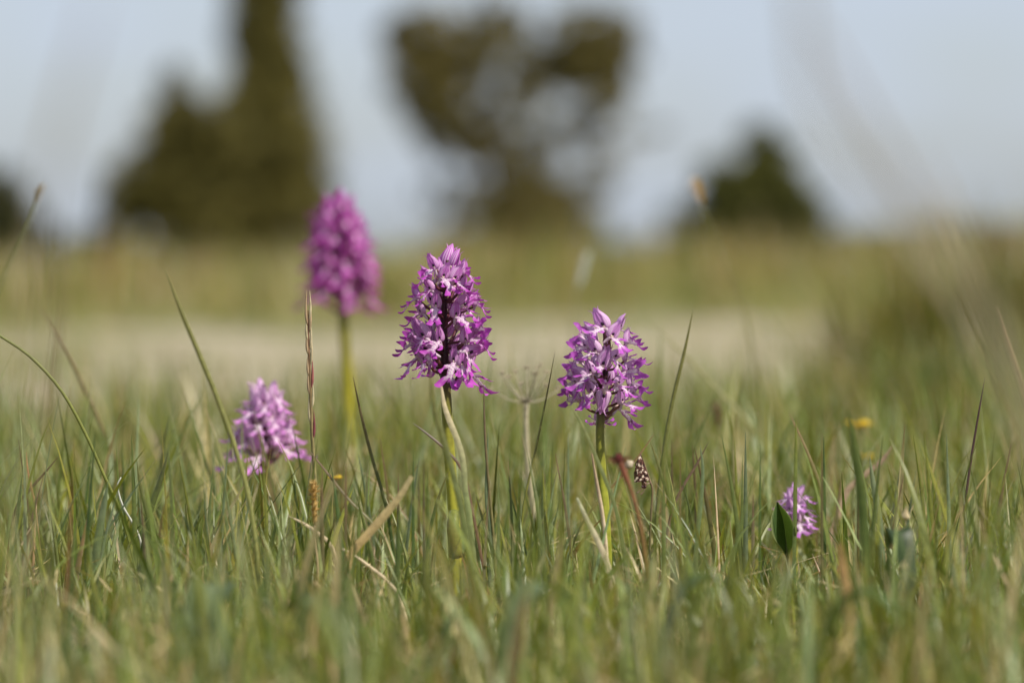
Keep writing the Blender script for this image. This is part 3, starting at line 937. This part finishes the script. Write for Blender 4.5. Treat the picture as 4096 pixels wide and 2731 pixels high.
blade(B, 'slim upright green blade rising between the tall magenta orchid and the deep purple one', 'grass blade', [(1412, 1505), (1440, 1640), (1485, 1820), (1540, 2010), (1570, 2180)], 1.02, 13, BR, DG)
blade(B, 'dark pointed blade leaning beside the golden seed head', 'grass blade', [(1233, 1795), (1310, 1890), (1400, 2000), (1490, 2090), (1560, 2200)], .99, 16, BR, (.12, .14, .03))
blade('dry_leaf', 'cream dried ribbon leaf crossing the stem of the deep purple orchid', 'dry leaf', [(1766, 1545), (1778, 1620), (1802, 1690), (1830, 1760), (1852, 1840), (1862, 1960), (1885, 2120)], .975, 24, CR, (.20, .23, .09), True, M_dry, .2, None, .35)
blade(B, 'broad soft green blade crossing the stem of the deep purple orchid', 'grass blade', [(1720, 1480), (1735, 1620), (1775, 1760), (1815, 1900), (1850, 2060), (1880, 2250)], .93, 26, OL, (.15, .18, .06))
blade(B, 'dark brown tipped blade poking out left of the deep purple stem', 'grass blade', [(1650, 1690), (1710, 1735), (1780, 1795), (1840, 1865), (1880, 1990)], .985, 12, (.10, .07, .05), BR)
blade(B, 'short olive blade leaning onto the yellow foot of the deep purple orchid', 'grass blade', [(1798, 1875), (1765, 1960), (1740, 2040), (1715, 2160)], .985, 13, OL, DG)
blade(S, 'brown tipped straight stalk standing just right of the deep purple orchid', 'grass stalk', [(1935, 1535), (1938, 1690), (1946, 1830), (1960, 1990), (1975, 2160)], 1.0, 11, (.13, .08, .05), (.19, .17, .06), False)
blade(B, 'narrow pale green blade hugging the brown tipped straight stalk', 'grass blade', [(1953, 1716), (1948, 1850), (1946, 2000), (1964, 2150)], 1.0, 15, GL, GL)
blade(S, 'hair thin yellow green stalk leaning past the dry umbel', 'grass stalk', [(2221, 1402), (2185, 1590), (2142, 1800), (2102, 1980), (2085, 2120)], 1.0, 9, (.15, .12, .05), YG, False)
blade(S, 'tall olive stalk leaning just right of the lilac orchid', 'grass stalk', [(2775, 1228), (2740, 1395), (2700, 1560), (2668, 1720), (2643, 1900), (2625, 2090)], 1.035, 16, OL, (.13, .15, .035), False)
blade(B, 'long blurred yellow green blade sloping down towards the tiny orchid', 'grass blade', [(2600, 1290), (2740, 1420), (2870, 1555), (3000, 1695), (3090, 1830), (3130, 1960)], 1.22, 24, (.24, .21, .09), (.20, .21, .05))
blade(B, 'tan dried blade leaning over the tiny sunken orchid', 'grass blade', [(3157, 1650), (3195, 1730), (3240, 1830), (3280, 1940), (3300, 2080)], 1.03, 12, (.30, .19, .10), (.17, .17, .05))
blade(B, 'upright green blade standing in front of the tiny sunken orchid', 'grass blade', [(3184, 1668), (3184, 1800), (3182, 1960), (3180, 2120), (3178, 2240)], .985, 17, YG, (.12, .17, .05))
blade(S, 'dark purple brown wiry stalk standing bare above the turf', 'grass stalk', [(3940, 1508), (3915, 1650), (3885, 1830), (3862, 2000), (3848, 2120)], 1.0, 10, (.06, .025, .03), (.09, .05, .035), False)
blade(S, 'tan blurred stalk leaning in front of the grass tussock', 'grass stalk', [(3985, 1230), (4035, 1390), (4090, 1560), (4140, 1740), (4170, 1900)], 1.12, 20, (.30, .19, .10), (.24, .21, .08), False)
blade(B, 'pale yellow green blade leaning right beside the dark wiry stalk', 'grass blade', [(4055, 1915), (4010, 2020), (3970, 2130), (3940, 2240)], 1.0, 15, (.32, .30, .14), (.24, .26, .09))
blade(B, 'withered brown blade leaning right of the perched moth', 'dry blade', [(2834, 1766), (2790, 1850), (2740, 1930), (2700, 2010), (2670, 2120)], 1.01, 12, (.16, .10, .07), (.20, .14, .08), True, M_dry)
blade(B, 'blue green upright blade right of the withered brown one', 'grass blade', [(2800, 1775), (2812, 1880), (2802, 2030), (2785, 2200)], .985, 17, GL, (.15, .20, .08))
blade('dry_straw', 'broken golden straw bent over a green sheath', 'straw', [(1648, 1905), (1600, 1985), (1540, 2060), (1470, 2140), (1400, 2225), (1385, 2330)], .945, 34, (.40, .33, .17), (.52, .36, .16), True, M_dry, .2, None, .6)
blade('dry_straw', 'jointed cream straw lying low under the broken golden straw', 'straw', [(1370, 2195), (1430, 2230), (1490, 2275), (1550, 2325), (1600, 2400)], .955, 15, CR, CR, False, M_dry, None, None, .7)
blade('dry_leaf', 'pale dried leaf lodged beside the golden seed head', 'dry leaf', [(1152, 2062), (1210, 2090), (1270, 2130), (1320, 2175), (1345, 2260)], .97, 15, CR, (.50, .40, .24), True, M_dry, .1)
blade('dry_fibre', 'curled whitish grass fibre standing like a hook', 'dry blade', [(484, 1908), (470, 1945), (490, 2020), (530, 2090), (560, 2155), (566, 2230)], 1.0, 9, (.55, .55, .48), (.45, .45, .36), False, M_dry, None, None, .5)
blade(B, 'short rusty orange blade crossed by a brown tipped green one', 'dry blade', [(105, 1805), (112, 1880), (128, 1960), (145, 2060)], 1.0, 10, (.36, .18, .08), (.30, .2, .08), True, M_dry)
blade(B, 'brown tipped blade leaning across the rusty orange one', 'grass blade', [(238, 1820), (180, 1890), (110, 1970), (55, 2060)], 1.01, 12, BR, (.12, .12, .04))
blade(B, 'wide blue green blade left of the curled white fibre', 'grass blade', [(432, 1925), (415, 2020), (395, 2130), (380, 2260)], .965, 32, GL, (.15, .19, .08))
blade(B, 'wide dark green blade right of the curled white fibre', 'grass blade', [(672, 1810), (640, 1920), (600, 2040), (575, 2170)], .99, 28, (.13, .13, .04), (.08, .115, .025))
blade(B, 'narrow grey green blade crossing the wide dark green one', 'grass blade', [(546, 1832), (560, 1940), (590, 2060), (625, 2190)], .99, 14, OL, (.12, .15, .05))
blade('dry_straw', 'speckled cream straw standing in front of the lilac orchid stem', 'straw', [(2367, 1812), (2380, 1890), (2396, 1980), (2410, 2060), (2425, 2200)], .98, 16, (.30, .20, .12), CR, False, M_dry, None, None, .4)
blade('dry_straw', 'flat bleached straw slanting at the foot of the lilac orchid', 'straw', [(2308, 1990), (2350, 2080), (2400, 2180), (2440, 2290)], .955, 24, (.42, .42, .26), CR, True, M_dry, .1, None, .4)
blade(B, 'green blade crossing the lilac orchid stem from its left', 'grass blade', [(2262, 1595), (2330, 1700), (2390, 1840), (2450, 1990), (2490, 2160)], .96, 18, (.20, .2, .07), (.14, .17, .05))
blade(B, 'thin brown edged blade slanting up to a red tip above the moth', 'grass blade', [(2617, 1734), (2560, 1815), (2490, 1900), (2430, 1965), (2350, 2060), (2290, 2180)], 1.005, 10, (.30, .17, .09), (.20, .19, .05))
blade(B, 'green blade bending right from the red tipped one above the moth', 'grass blade', [(2598, 1758), (2625, 1830), (2650, 1910), (2680, 2010), (2695, 2150)], 1.01, 14, OL, (.11, .15, .035))
perch = blade(S, 'grass stem the spotted moth clings to', 'grass stalk', [(2561, 1808), (2578, 1860), (2596, 1915), (2610, 1960), (2604, 2060), (2600, 2180)], 1.0, 9, (.26, .15, .10), (.15, .13, .05), False)
blade('dry_shoot', 'rusty brown near blade standing soft in front of the tiny orchid', 'dry blade', [(3362, 2170), (3375, 2280), (3392, 2400), (3405, 2540)], .86, 46, (.36, .21, .09), (.34, .24, .10), True, M_dry, .1, None, .5)
blade(B, 'wide dark soft blade rising in front of the yellow flower', 'grass blade', [(3392, 1640), (3415, 1790), (3440, 1950), (3455, 2120), (3465, 2330)], .90, 42, (.13, .16, .04), (.09, .13, .03))
blade(B, 'bright blue green blade beside the wide dark soft blade', 'grass blade', [(3478, 1825), (3492, 1930), (3512, 2050), (3525, 2200)], .97, 28, (.26, .29, .16), (.22, .27, .15))
blade('dry_shoot', 'pinkish tan dry blade sloping between the yellow flower and the cream seed capsule', 'dry blade', [(3572, 1780), (3520, 1850), (3430, 1925), (3370, 2010)], 1.08, 24, (.30, .20, .14), (.42, .30, .20), True, M_dry, .1)
blade(B, 'sharp straight blade near the pale capsule', 'grass blade', [(3940, 1915), (3915, 2000), (3880, 2090), (3850, 2200)], .995, 15, YG, (.15, .18, .05))
blade(S, 'faint brown stalk pair member standing before the far field, thinner one', 'grass stalk', [(265, 1180), (245, 1330), (225, 1500), (205, 1750)], 1.3, 9, BR, OL, False)
blade(S, 'faint brown stalk pair member standing before the far field, thicker one', 'grass stalk', [(232, 1200), (218, 1340), (200, 1500), (180, 1750)], 1.3, 12, BR, OL, False)
blade(S, 'pale dry stalk very close, its drooping top a faint smear above the lone evergreen bush', 'grass stalk', [(3195, -420), (3200, 0), (3245, 350), (3420, 660), (3680, 960), (3980, 1400), (4350, 2100), (4600, 3000)], .42, 46, (.30, .25, .20), (.30, .26, .15), False)
blade(S, 'leaning dry stalk very close, a faint diagonal smear over the heath', 'grass stalk', [(3150, -60), (3380, 320), (3650, 800), (3900, 1300), (4250, 2100), (4500, 3000)], .44, 40, (.33, .26, .24), (.26, .22, .10), False)
blade(S, 'second leaning dry stalk very close, running beside the tan blurred stalk', 'grass stalk', [(3660, 560), (3800, 830), (3960, 1200), (4200, 1800), (4500, 2900)], .50, 30, (.36, .30, .24), (.28, .24, .10), False)
blade(S, 'single slanting dry stalk very close, a grey smear left of the junipers', 'grass stalk', [(400, -60), (330, 200), (250, 480), (180, 900), (60, 2900)], .42, 40, (.32, .26, .22), (.26, .22, .12), False)

# more unnamed-by-place green blades around the orchids (same look, only place differs)
NO = [(3050, 3280), (2470, 2640), (1745, 1885), (2350, 2475), (2440, 2600)]
for i in range(90):
    px = rnd.uniform(0, 4096)
    while any(a < px < b for a, b in NO):
        px = rnd.uniform(0, 4096)
    m = rnd.uniform(.95, 1.07)
    top = rnd.uniform(1720, 1980)
    ln = rnd.uniform(-120, 120)
    if any(a - 60 < px + ln < b + 60 for a, b in NO): ln = 0
    gr = ground_row(m)
    pts = [(px + ln, top), (px + ln * .55, top + (gr - top) * .33), (px + ln * .2, top + (gr - top) * .7), (px, gr + 20)]
    c = rnd.choice([GL, DG, YG, (.14, .17, .06), (.13, .16, .04)])
    tipc = rnd.choice([c, c, BR]); wd = rnd.uniform(12, 24)
    cn = {GL: 'pale blue green', DG: 'dark green', YG: 'yellow green', (.14, .17, .06): 'mid green', (.13, .16, .04): 'olive green'}[c]
    lab = ('broad ' if wd > 18 else 'narrow ') + cn + ' single blade' + (' with a brown tip' if tipc is BR else ' with a green tip') + (' leaning' if abs(ln) > 60 else ' upright') + ' above the sward'
    blade(B, lab, 'grass blade', pts, m, wd, tipc, c, group='taller green blades')

# soft near blades
for i in range(60):
    px = rnd.uniform(-50, 4150)
    while any(a - 60 < px < b + 60 for a, b in NO):
        px = rnd.uniform(-50, 4150)
    m = rnd.uniform(.76, .92)
    top = rnd.uniform(2030, 2400)
    ln = rnd.uniform(-110, 110)
    if any(a - 90 < px + ln * f < b + 90 for a, b in NO for f in (.5, 1)): continue
    gr = ground_row(m)
    c, cn = rnd.choice([(GL, 'pale blue green'), (DG, 'dark green'), (YG, 'yellow green'), ((.15, .19, .06), 'fresh green'), (ST, 'straw coloured')])
    wd = rnd.uniform(20, 42)
    pts = [(px + ln, top), (px + ln * .55, top + (gr - top) * .33), (px + ln * .2, top + (gr - top) * .7), (px, gr + 20)]
    blade(B, ('broad ' if wd > 36 else 'slender ') + ('leaning ' if abs(ln) > 80 else 'upright ') + cn + ' blade in the turf in front of the orchids', 'grass blade', pts, m, wd, c, c, group='blades in the turf in front of the orchids', taper=.15)

# reddish brown grass spike
root = thing('grass_spike', 'reddish brown flowering grass spike beside the short pale pink orchid', 'grass spike', P(1262, ground_row(1.0), 1.0))
mb = MB()
ax = [P(1232, 1240), P(1234, 1350), P(1240, 1500), P(1246, 1700), P(1262, 1950), P(1270, 2240), P(1276, 2500)]
mb.tube(ax, [.0002, .0004, .0006, .0008, .0008, .0009, .0009], 6, 20, lambda t, u: lerp((.24, .09, .07), (.25, .22, .09), min(1, t * 1.6)))
under(root, mb).build('stalk', M_dry, root)
axc = cr(ax[:5], 30)
for i in range(13):
    p = axc[2 + int(i * 1.75)]
    sg = -1 if i % 2 else 1
    mb = MB()
    b = p + Vector((sg * .0003, 0, -.002)); L = rnd.uniform(.006, .010)
    c = rnd.choice([(.30, .10, .09), (.42, .30, .18), (.22, .06, .07), (.5, .42, .26)])
    mb.tube([b, b + Vector((sg * .0006, -.0003, L * .4)), b + Vector((sg * .0007, 0, L)), b + Vector((sg * .0004, 0, L * 1.7))], [.0002, .00062, .00045, .00004], 6, 8, lambda t, u: c)
    under(root, mb).build('spikelet', M_dry, root)

# golden fuzzy seed head
def fuzzy_head(name, label, cat, stalk, m, head, rx, n, c1, c2, hairs, group=None, stalkw=9, stc=OL):
    stalk = rooted(stalk, m)
    root = thing(name, label, cat, P(stalk[-1][0], ground_row(m), m), group)
    mb = MB()
    mb.tube([P(x, y, m) for x, y in stalk], [stalkw * K * m / 2] * len(stalk), 6, 16, lambda t, u: stc)
    under(root, mb).build('stalk', M_stem, root)
    mb = MB()
    H = cr([P(x, y, m) for x, y in head], 12)
    for i in range(n):
        t = rnd.random()
        p = H[min(11, int(t * 12))]
        a = rnd.uniform(0, 6.28)
        k = rx * K * m * (math.sin(math.pi * min(1, .12 + t * .85)) ** .6)
        d = Vector((math.cos(a), math.sin(a), rnd.uniform(-.1, .9)))
        q = p + Vector((math.cos(a), math.sin(a), 0)) * k * rnd.uniform(.1, .8)
        c = lerp(c1, c2, rnd.random())
        L = k * rnd.uniform(.5, 1.0) * hairs
        w = Vector((-math.sin(a), math.cos(a), 0))
        mb.strip([q, q + d * L * .5, q + d * L], w, d.cross(w), [L * .18, L * .22, L * .03], .3, 3, 3, lambda t_, u_: c)
    mb.tube(H[::3] + [H[-1]], [rx * K * m * .25, rx * K * m * .45, rx * K * m * .45, rx * K * m * .4, rx * K * m * .1], 7, 10, lambda t, u: lerp(c1, c2, .3))
    under(root, mb).build('seed_head', M_dry, root)
    return root
fuzzy_head('seeding_stalk', 'golden fuzzy cylindrical seed head beside the short pale pink orchid', 'seed head', [(1258, 2100), (1265, 2200), (1270, 2260)], .965, [(1255, 1925), (1256, 1990), (1260, 2110)], 24, 220, (.42, .26, .08), (.60, .42, .16), 1.0, None, 9, ST)
fuzzy_head('seeding_stalk', 'small tan seed head on a leaning stalk against the dull green bush', 'seed head', [(150, 800), (110, 900), (60, 1010), (0, 1150), (-120, 1500)], 1.2, [(172, 740), (160, 770), (146, 815)], 17, 110, (.30, .2, .06), (.45, .32, .12), 1.0, None, 10, (.15, .16, .05))
fuzzy_head('seeding_stalk', 'pale orange seed head on a blurred stalk before the lone evergreen bush', 'seed head', [(2805, 830), (2860, 950), (2930, 1110), (2990, 1300), (3050, 1700)], 1.36, [(2775, 720), (2790, 760), (2808, 815)], 26, 120, (.55, .38, .20), (.75, .62, .45), 1.0, None, 9, (.17, .16, .05))
fuzzy_head('seeding_stalk', 'silvery white fluffy head floating before the field on a thin stalk', 'seed head', [(2310, 1150), (2290, 1350), (2275, 1700)], 1.5, [(2352, 1010), (2335, 1070), (2312, 1150)], 24, 110, (.62, .62, .58), (.80, .80, .76), 1.0, None, 7, (.25, .22, .13))
fuzzy_head('seeding_stalk', 'dull brown seed head in the grass behind the moth', 'seed head', [(2872, 1700), (2878, 1800), (2885, 2000)], 1.25, [(2865, 1610), (2870, 1660), (2874, 1715)], 24, 110, (.13, .07, .04), (.26, .15, .09), 1.0, None, 9, OL)
fuzzy_head('seeding_stalk', 'whitish tattered fluff low in the near grass', 'seed head', [(3925, 2290), (3920, 2400), (3915, 2600)], .92, [(3945, 2185), (3935, 2230), (3925, 2290)], 20, 80, (.5, .48, .42), (.72, .70, .64), 1.1, None, 9, OL)

# red withered flower stalk
root = thing('withered_flower', 'red stalk ending in a dark withered flower head beside the moth', 'withered flower', P(2590, ground_row(.915), .915))
mb = MB()
mb.tube([P(2478, 1838, .915), P(2492, 1880, .915), P(2520, 1950, .915), P(2548, 2040, .915), P(2570, 2150, .915), P(2592, 2340, .915), P(2600, 2640, .915)],
        [0.0014, .0013, .0009, .0008, .0009, .0010, .0010], 9, 20, lambda t, u: lerp((.23, .075, .04), (.22, .15, .04), min(1, max(0, t * 1.6 - .4))))
under(root, mb).build('stalk', M_stem, root)
mb = MB(); mb.ball(P(2474, 1834, .915), (.0019, .0019, .0022), (.10, .022, .02), 10, 7, jit=.25)
under(root, mb).build('head', M_dry, root)
for i in range(9):
    mb = MB(); a = i * .7; b = P(2476, 1842, .915)
    d = Vector((math.cos(a), math.sin(a) * .8, rnd.uniform(-.2, .9)))
    mb.strip([b, b + d * .003, b + d * .0055 + Vector((0, 0, -.001))], d.cross(Vector((0, 1, .3))), (0, -1, 0), [.0006, .0007, .0001], .2, 3, 5, lambda t, u: (.24, .12, .07))
    under(root, mb).build('dry_bract', M_dry, root)
mb = MB(); mb.ball(P(2516, 1858, .95), (.0020, .0016, .0018), (.50, .42, .30), 8, 6, jit=.4)
under(root, mb).build('tuft', M_dry, root)

# dry umbel skeleton
mu = 1.10
root = thing('dry_umbel', 'bleached skeleton of an umbel flower between the two sharp orchids', 'dry flower', P(2150, ground_row(mu), mu))
mb = MB()
mb.tube([P(2104, 1612, mu), P(2104, 1700, mu), P(2110, 1850, mu), P(2128, 1990, mu), P(2150, 2190, mu), P(2165, 2390, mu)], [.0013, .0012, .0014, .0016, .0015, .0015], 9, 20, lambda t, u: lerp((.46, .40, .27), (.40, .36, .20), t))
under(root, mb).build('stalk', M_dry, root)
for i, (x, y) in enumerate([(1958, 1556), (2005, 1500), (2032, 1512), (2064, 1492), (2110, 1476), (2140, 1500), (2186, 1492), (2180, 1545), (2234, 1560), (2080, 1540), (2155, 1470)]):
    mb = MB()
    e = P(x, y, mu + rnd.uniform(-.007, .007)); b = P(2104, 1612, mu)
    mid = b.lerp(e, .5) + Vector((0, 0, -.0015))
    mb.tube([b, mid, e], [.00045, .0003, .00022], 5, 8, lambda t, u: (.50, .43, .32))
    ray = under(root, mb).build('ray', M_dry, root)
    mb = MB()
    for j in range(6):
        d = Vector((rnd.uniform(-1, 1), rnd.uniform(-1, 1), rnd.uniform(.1, 1))).normalized() * .0024
        mb.tube([e, e + d * .6, e + d], [.00018, .00018, .0003], 4, 4, lambda t, u: (.42, .33, .24))
    under(root, mb).build('umbellet', M_dry, ray)

# folded upright leaf
root = thing('plantain_leaf', 'upright folded oval leaf with pale hairy edge in front of the tiny orchid', 'leaf', P(3150, ground_row(.995), .995))
def half_leaf(sg, c):
    mb = MB()
    mid = cr([P(3150, 2270, .995), P(3148, 2215, .997), P(3142, 2150, .999), P(3132, 2080, 1.0), P(3108, 2004, .999)], 14)
    outl = cr([P(3150 + sg * 3, 2268, .995), P(3149 + sg * 10, 2215, .993), P(3145 + sg * 40 - (12 if sg < 0 else 0), 2145, .985), P(3128 + sg * 35 - (8 if sg < 0 else 0), 2070, .987), P(3108, 2004, .999)], 14)
    base = 0
    for i in range(14):
        for j in range(6):
            u = j / 5
            p = mid[i].lerp(outl[i], u) + Vector((0, .0012 * math.sin(math.pi * u), 0))
            e = max(0, u - .85) / .15
            mb.add(p, lerp(c, (.30, .33, .14), e * .8), 0, (u * 6 + i * .35, i / 13, 0))
    for i in range(13):
        for j in range(5):
            a = i * 6 + j
            mb.face(a, a + 1, a + 7, a + 6)
    return mb
for sg, c in ((-1, (.060, .105, .030)), (1, (.075, .125, .025))):  # left half darker, right half yellower: shade and sun put into the colour
    under(root, half_leaf(sg, c)).build('leaf_half', M_leaf, root)
mb = MB()
mb.tube([P(3108, 2004, .999), P(3132, 2080, 1.0), P(3142, 2150, .999), P(3149, 2215, .996), P(3152, 2275, .995), P(3160, 2520, .995)], [.0001, .0003, .0004, .0006, .0008, .0009], 6, 14, lambda t, u: (.20, .22, .08))
under(root, mb).build('midrib', M_stem, root)

# broad soft leaves low in the foreground
def broad(label, px, py, m, L, W, a, c, tilt=.5):
    b = P(px, ground_row(m), m)
    root = thing('broad_leaf', label, 'leaf', b)
    tipz = P(px, py, m).z
    d = Vector((math.cos(a), math.sin(a), 0))
    C = [Vector((0, 0, -.004)), d * L * .2 + Vector((0, 0, tipz * .6)), d * L * .55 + Vector((0, 0, tipz * .95)), d * L + Vector((0, 0, tipz * (1 - tilt * .4)))]
    w = Vector((-d.y, d.x, 0))
    mb = MB()
    mb.strip(C, w, [-d, -d * .6 + Vector((0, 0, .6)), Vector((0, 0, 1)), Vector((0, 0, 1)) + d * .3], [W * .12, W * .7, W, W * .05], .3, 7, 14, lambda t, u: lerp(c, (c[0] * 1.6, c[1] * 1.5, c[2] * 1.6), 1 if abs(u) < .1 else 0))
    mb.build('leaf_blade', M_leaf, root)
    return root
broad('dark green broad leaf under the cream seed capsule', 3650, 2100, .91, .016, .006, 2.2, (.030, .052, .012))
broad('soft grey green broad leaf in front of the deep purple orchid', 2000, 2330, .80, .03, .008, .6, (.11, .15, .055))
broad('mid green broad leaf tilted low before the tiny orchid', 3220, 2350, .78, .035, .009, -.3, (.09, .14, .035))
broad('olive broad leaf before the golden broken straw', 1400, 2380, .78, .03, .008, 2.6, (.10, .125, .03))
broad('pale green broad leaf in front of the curled white fibre', 780, 2330, .82, .03, .009, 1.2, (.14, .18, .08))
broad('dark green tongue shaped leaf in front of the lilac orchid', 2620, 2300, .84, .032, .008, .2, (.07, .105, .025))
broad('yellowish green leaf near the white tattered fluff', 3800, 2420, .80, .03, .008, 2.9, (.13, .15, .04))

# cream seed capsules
def capsule(label, px, py, m, s, c):
    root = thing('seed_capsule', label, 'seed capsule', P(px + 10, ground_row(m), m))
    mb = MB(); k = K * m * s
    p = P(px, py, m)
    mb.tube([p + Vector((0, 0, -1.0 * k)), p + Vector((0, 0, -.6 * k)), p, p + Vector((.1 * k, 0, 1.0 * k)), p + Vector((.3 * k, 0, 2.0 * k))], [.2 * k, .9 * k, .85 * k, .35 * k, .05 * k], 9, 14, lambda t, u: lerp(c, (.34, .25, .14), t))
    under(root, mb).build('capsule', M_dry, root)
    mb = MB()
    mb.tube([p + Vector((0, 0, -.9 * k)), p.lerp(P(px + 10, ground_row(m) + 20, m), .5), P(px + 10, ground_row(m) + 20, m)], [.15 * k] * 3, 6, 8, lambda t, u: OL)
    under(root, mb).build('stalk', M_stem, root)
capsule('large cream seed capsule with a drawn out tip above the dark broad leaf', 3622, 2060, .935, 20, (.66, .56, .34))
capsule('small pale seed capsule lower in front of the dark broad leaf', 3615, 2262, .90, 16, (.56, .46, .26))

# yellow flowers
M_yel = mat_plain('yellow_petal', (0.62, 0.42, 0.02), 0.5, .2, .25)
def yellow(label, px, py, m, s):
    root = thing('yellow_flower', label, 'flower', P(px + 10, ground_row(m), m))
    p = P(px, py, m); k = s * K * m
    mb = MB(); mb.tube([p, p.lerp(P(px + 10, ground_row(m), m), .5) + Vector((.001, 0, 0)), P(px + 10, ground_row(m) + 20, m)], [.0005, .0006, .0007], 6, 8, lambda t, u: (.12, .15, .04))
    under(root, mb).build('stem', M_stem, root)
    for i in range(5):
        a = i * 1.2566
        d = Vector((math.cos(a), math.sin(a) - .35, .45)).normalized()
        w = d.cross(Vector((0, 0, 1))).normalized()
        mb = MB(); mb.strip([p, p + d * k * .5, p + d * k + Vector((0, 0, -.1 * k))], w, d.cross(w), [.15 * k, .45 * k, .2 * k], .3, 5, 6)
        under(root, mb).build('petal', M_yel, root)
    mb = MB(); mb.ball(p + Vector((0, 0, .1 * k)), .25 * k, nu=8, nv=6, jit=.2)
    under(root, mb).build('flower_centre', M_yel, root)
yellow('blurred yellow flower among the dark grass left of the tussock', 3440, 1705, 1.22, 60)
yellow('smaller dim yellow flower just below the larger blurred one', 3470, 1830, 1.2, 34)
yellow('yellow flower behind the golden seed head', 1342, 1915, 1.06, 36)

# grass tussock at the right
mt = 2.15
root = thing('grass_tussock', 'big olive brown grass tussock at the edge of the sandy track', 'tussock', P(3960, ground_row(mt), mt))
n = 4200
tx = npr.normal(.02, .065, n); ty = npr.normal(0, .05, n)
me = grass_mesh('blades', tx, ty, npr.uniform(.08, .19, n), npr.uniform(.0008, .0018, n), 7, 3, lean=.38, weights=np.array([.05, .2, .5, .0, .12, .25, .25]))
o = link('blades', me, root); o['kind'] = 'stuff'
root = thing('grass_tussock', 'lower dark green grass tussock beside the blurred yellow flower', 'tussock', P(3700, ground_row(1.75), 1.75))
n = 900
me = grass_mesh('blades', npr.normal(0, .03, n), npr.normal(0, .04, n), npr.uniform(.05, .115, n), npr.uniform(.0008, .0017, n), 7, 3, lean=.35, weights=np.array([.1, .2, .5, .02, .1, .1, .2]))
o = link('blades', me, root); o['kind'] = 'stuff'

# ------------------------------------------------------------------ moth head down on its stem
g = NG('moth_wing')
p = g.attr('pat')
vo = g.n('ShaderNodeTexVoronoi'); vo.voronoi_dimensions = '2D'; vo.inputs['Scale'].default_value = 1.0
vo.inputs['Randomness'].default_value = .8
g.l(p.outputs['Vector'], vo.inputs['Vector'])
spot = g.rng(vo.outputs['Distance'], .24, .36, 1, 0)
nz = g.noise(p.outputs['Vector'], 1.4, 3)
dark = g.mix(g.rng(nz, .4, .62), (.022, .008, .006, 1), (.13, .055, .04, 1))
M_wing = g.finish(g.mix(g.math('MULTIPLY', spot, g.rng(nz, .40, .55)), dark, (.62, .50, .38, 1)), .7, .15)
M_moth = mat_plain('moth_fur', (.14, .075, .04), .9, .05)
M_eye = mat_plain('moth_eye', (.055, .012, .02), .25, .5)
M_legm = mat_plain('moth_leg', (.30, .18, .15), .6, .2)
root = thing('moth', 'small brown moth with cream spots clinging head down to a grass stem', 'moth', P(2575, 1900))
mb = MB()
mb.tube([P(2562, 1836, .9998), P(2564, 1858, .9995), P(2570, 1890, .9995), P(2575, 1918, .9995), P(2576, 1934, .9992), P(2577, 1944, .9992), P(2577, 1954, .9992)],
        [.0003, .0008, .0011, .0013, .0010, .0010, .0003], 10, 20)
under(root, mb).build('body', M_moth, root)
def wing(name, pts, y0, sg):
    A, Bp, Cp, Dp = [P(x, y, 1.0) for x, y in pts]
    mb = MB(); NU, NV = 7, 10
    for lay in (0, 1):
        for i in range(NV):
            for j in range(NU):
                u, v_ = j / (NU - 1), i / (NV - 1)
                q = A.lerp(Bp, u).lerp(Dp.lerp(Cp, u), v_)
                q = q + Vector((0, y0 + sg * (.0010 * math.sin(math.pi * u) - .0012 * (1 - u)) + lay * .00018 * -sg, 0))
                mb.add(q, (.5, .5, .5), 0, (u * 3.1 + sg, v_ * 5.5, 0))
    o_ = NU * NV
    for lay in (0, 1):
        for i in range(NV - 1):
            for j in range(NU - 1):
                a = lay * o_ + i * NU + j
                mb.face(a, a + 1, a + NU + 1, a + NU)
    under(root, mb).build(name, M_wing, root)
wing('forewing', [(2597, 1920), (2536, 1928), (2541, 1850), (2562, 1814)], -.0028, -1)
wing('forewing', [(2598, 1916), (2552, 1922), (2552, 1850), (2566, 1820)], -.0002, 1)
wing('hindwing', [(2575, 1915), (2538, 1922), (2534, 1890), (2556, 1850)], -.0022, -1)
for dx, dy in ((-6, -.0008), (5, -.0007)):
    mb = MB(); q = P(2576 + dx, 1946, .9985); q.y += dy
    mb.ball(q, (.0005, .0005, .0007), nu=8, nv=6)
    under(root, mb).build('eye', M_eye, root)
for pts in ([(2572, 1952), (2560, 1962), (2546, 1972)], [(2580, 1953), (2574, 1966), (2562, 1978)]):
    mb = MB(); mb.tube([P(x, y, .998) for x, y in pts], [.00012, .00012, .00028], 5, 8)
    under(root, mb).build('antenna', M_legm, root)
for y0, x1 in ((1925, 2601), (1905, 2595), (1885, 2588)):
    mb = MB(); mb.tube([P(2574, y0, .999), P(2586, y0 + 10, .9985), P(x1, y0 + 4, .9995)], [.0003, .0002, .00015], 5, 7)
    under(root, mb).build('leg', M_legm, root)
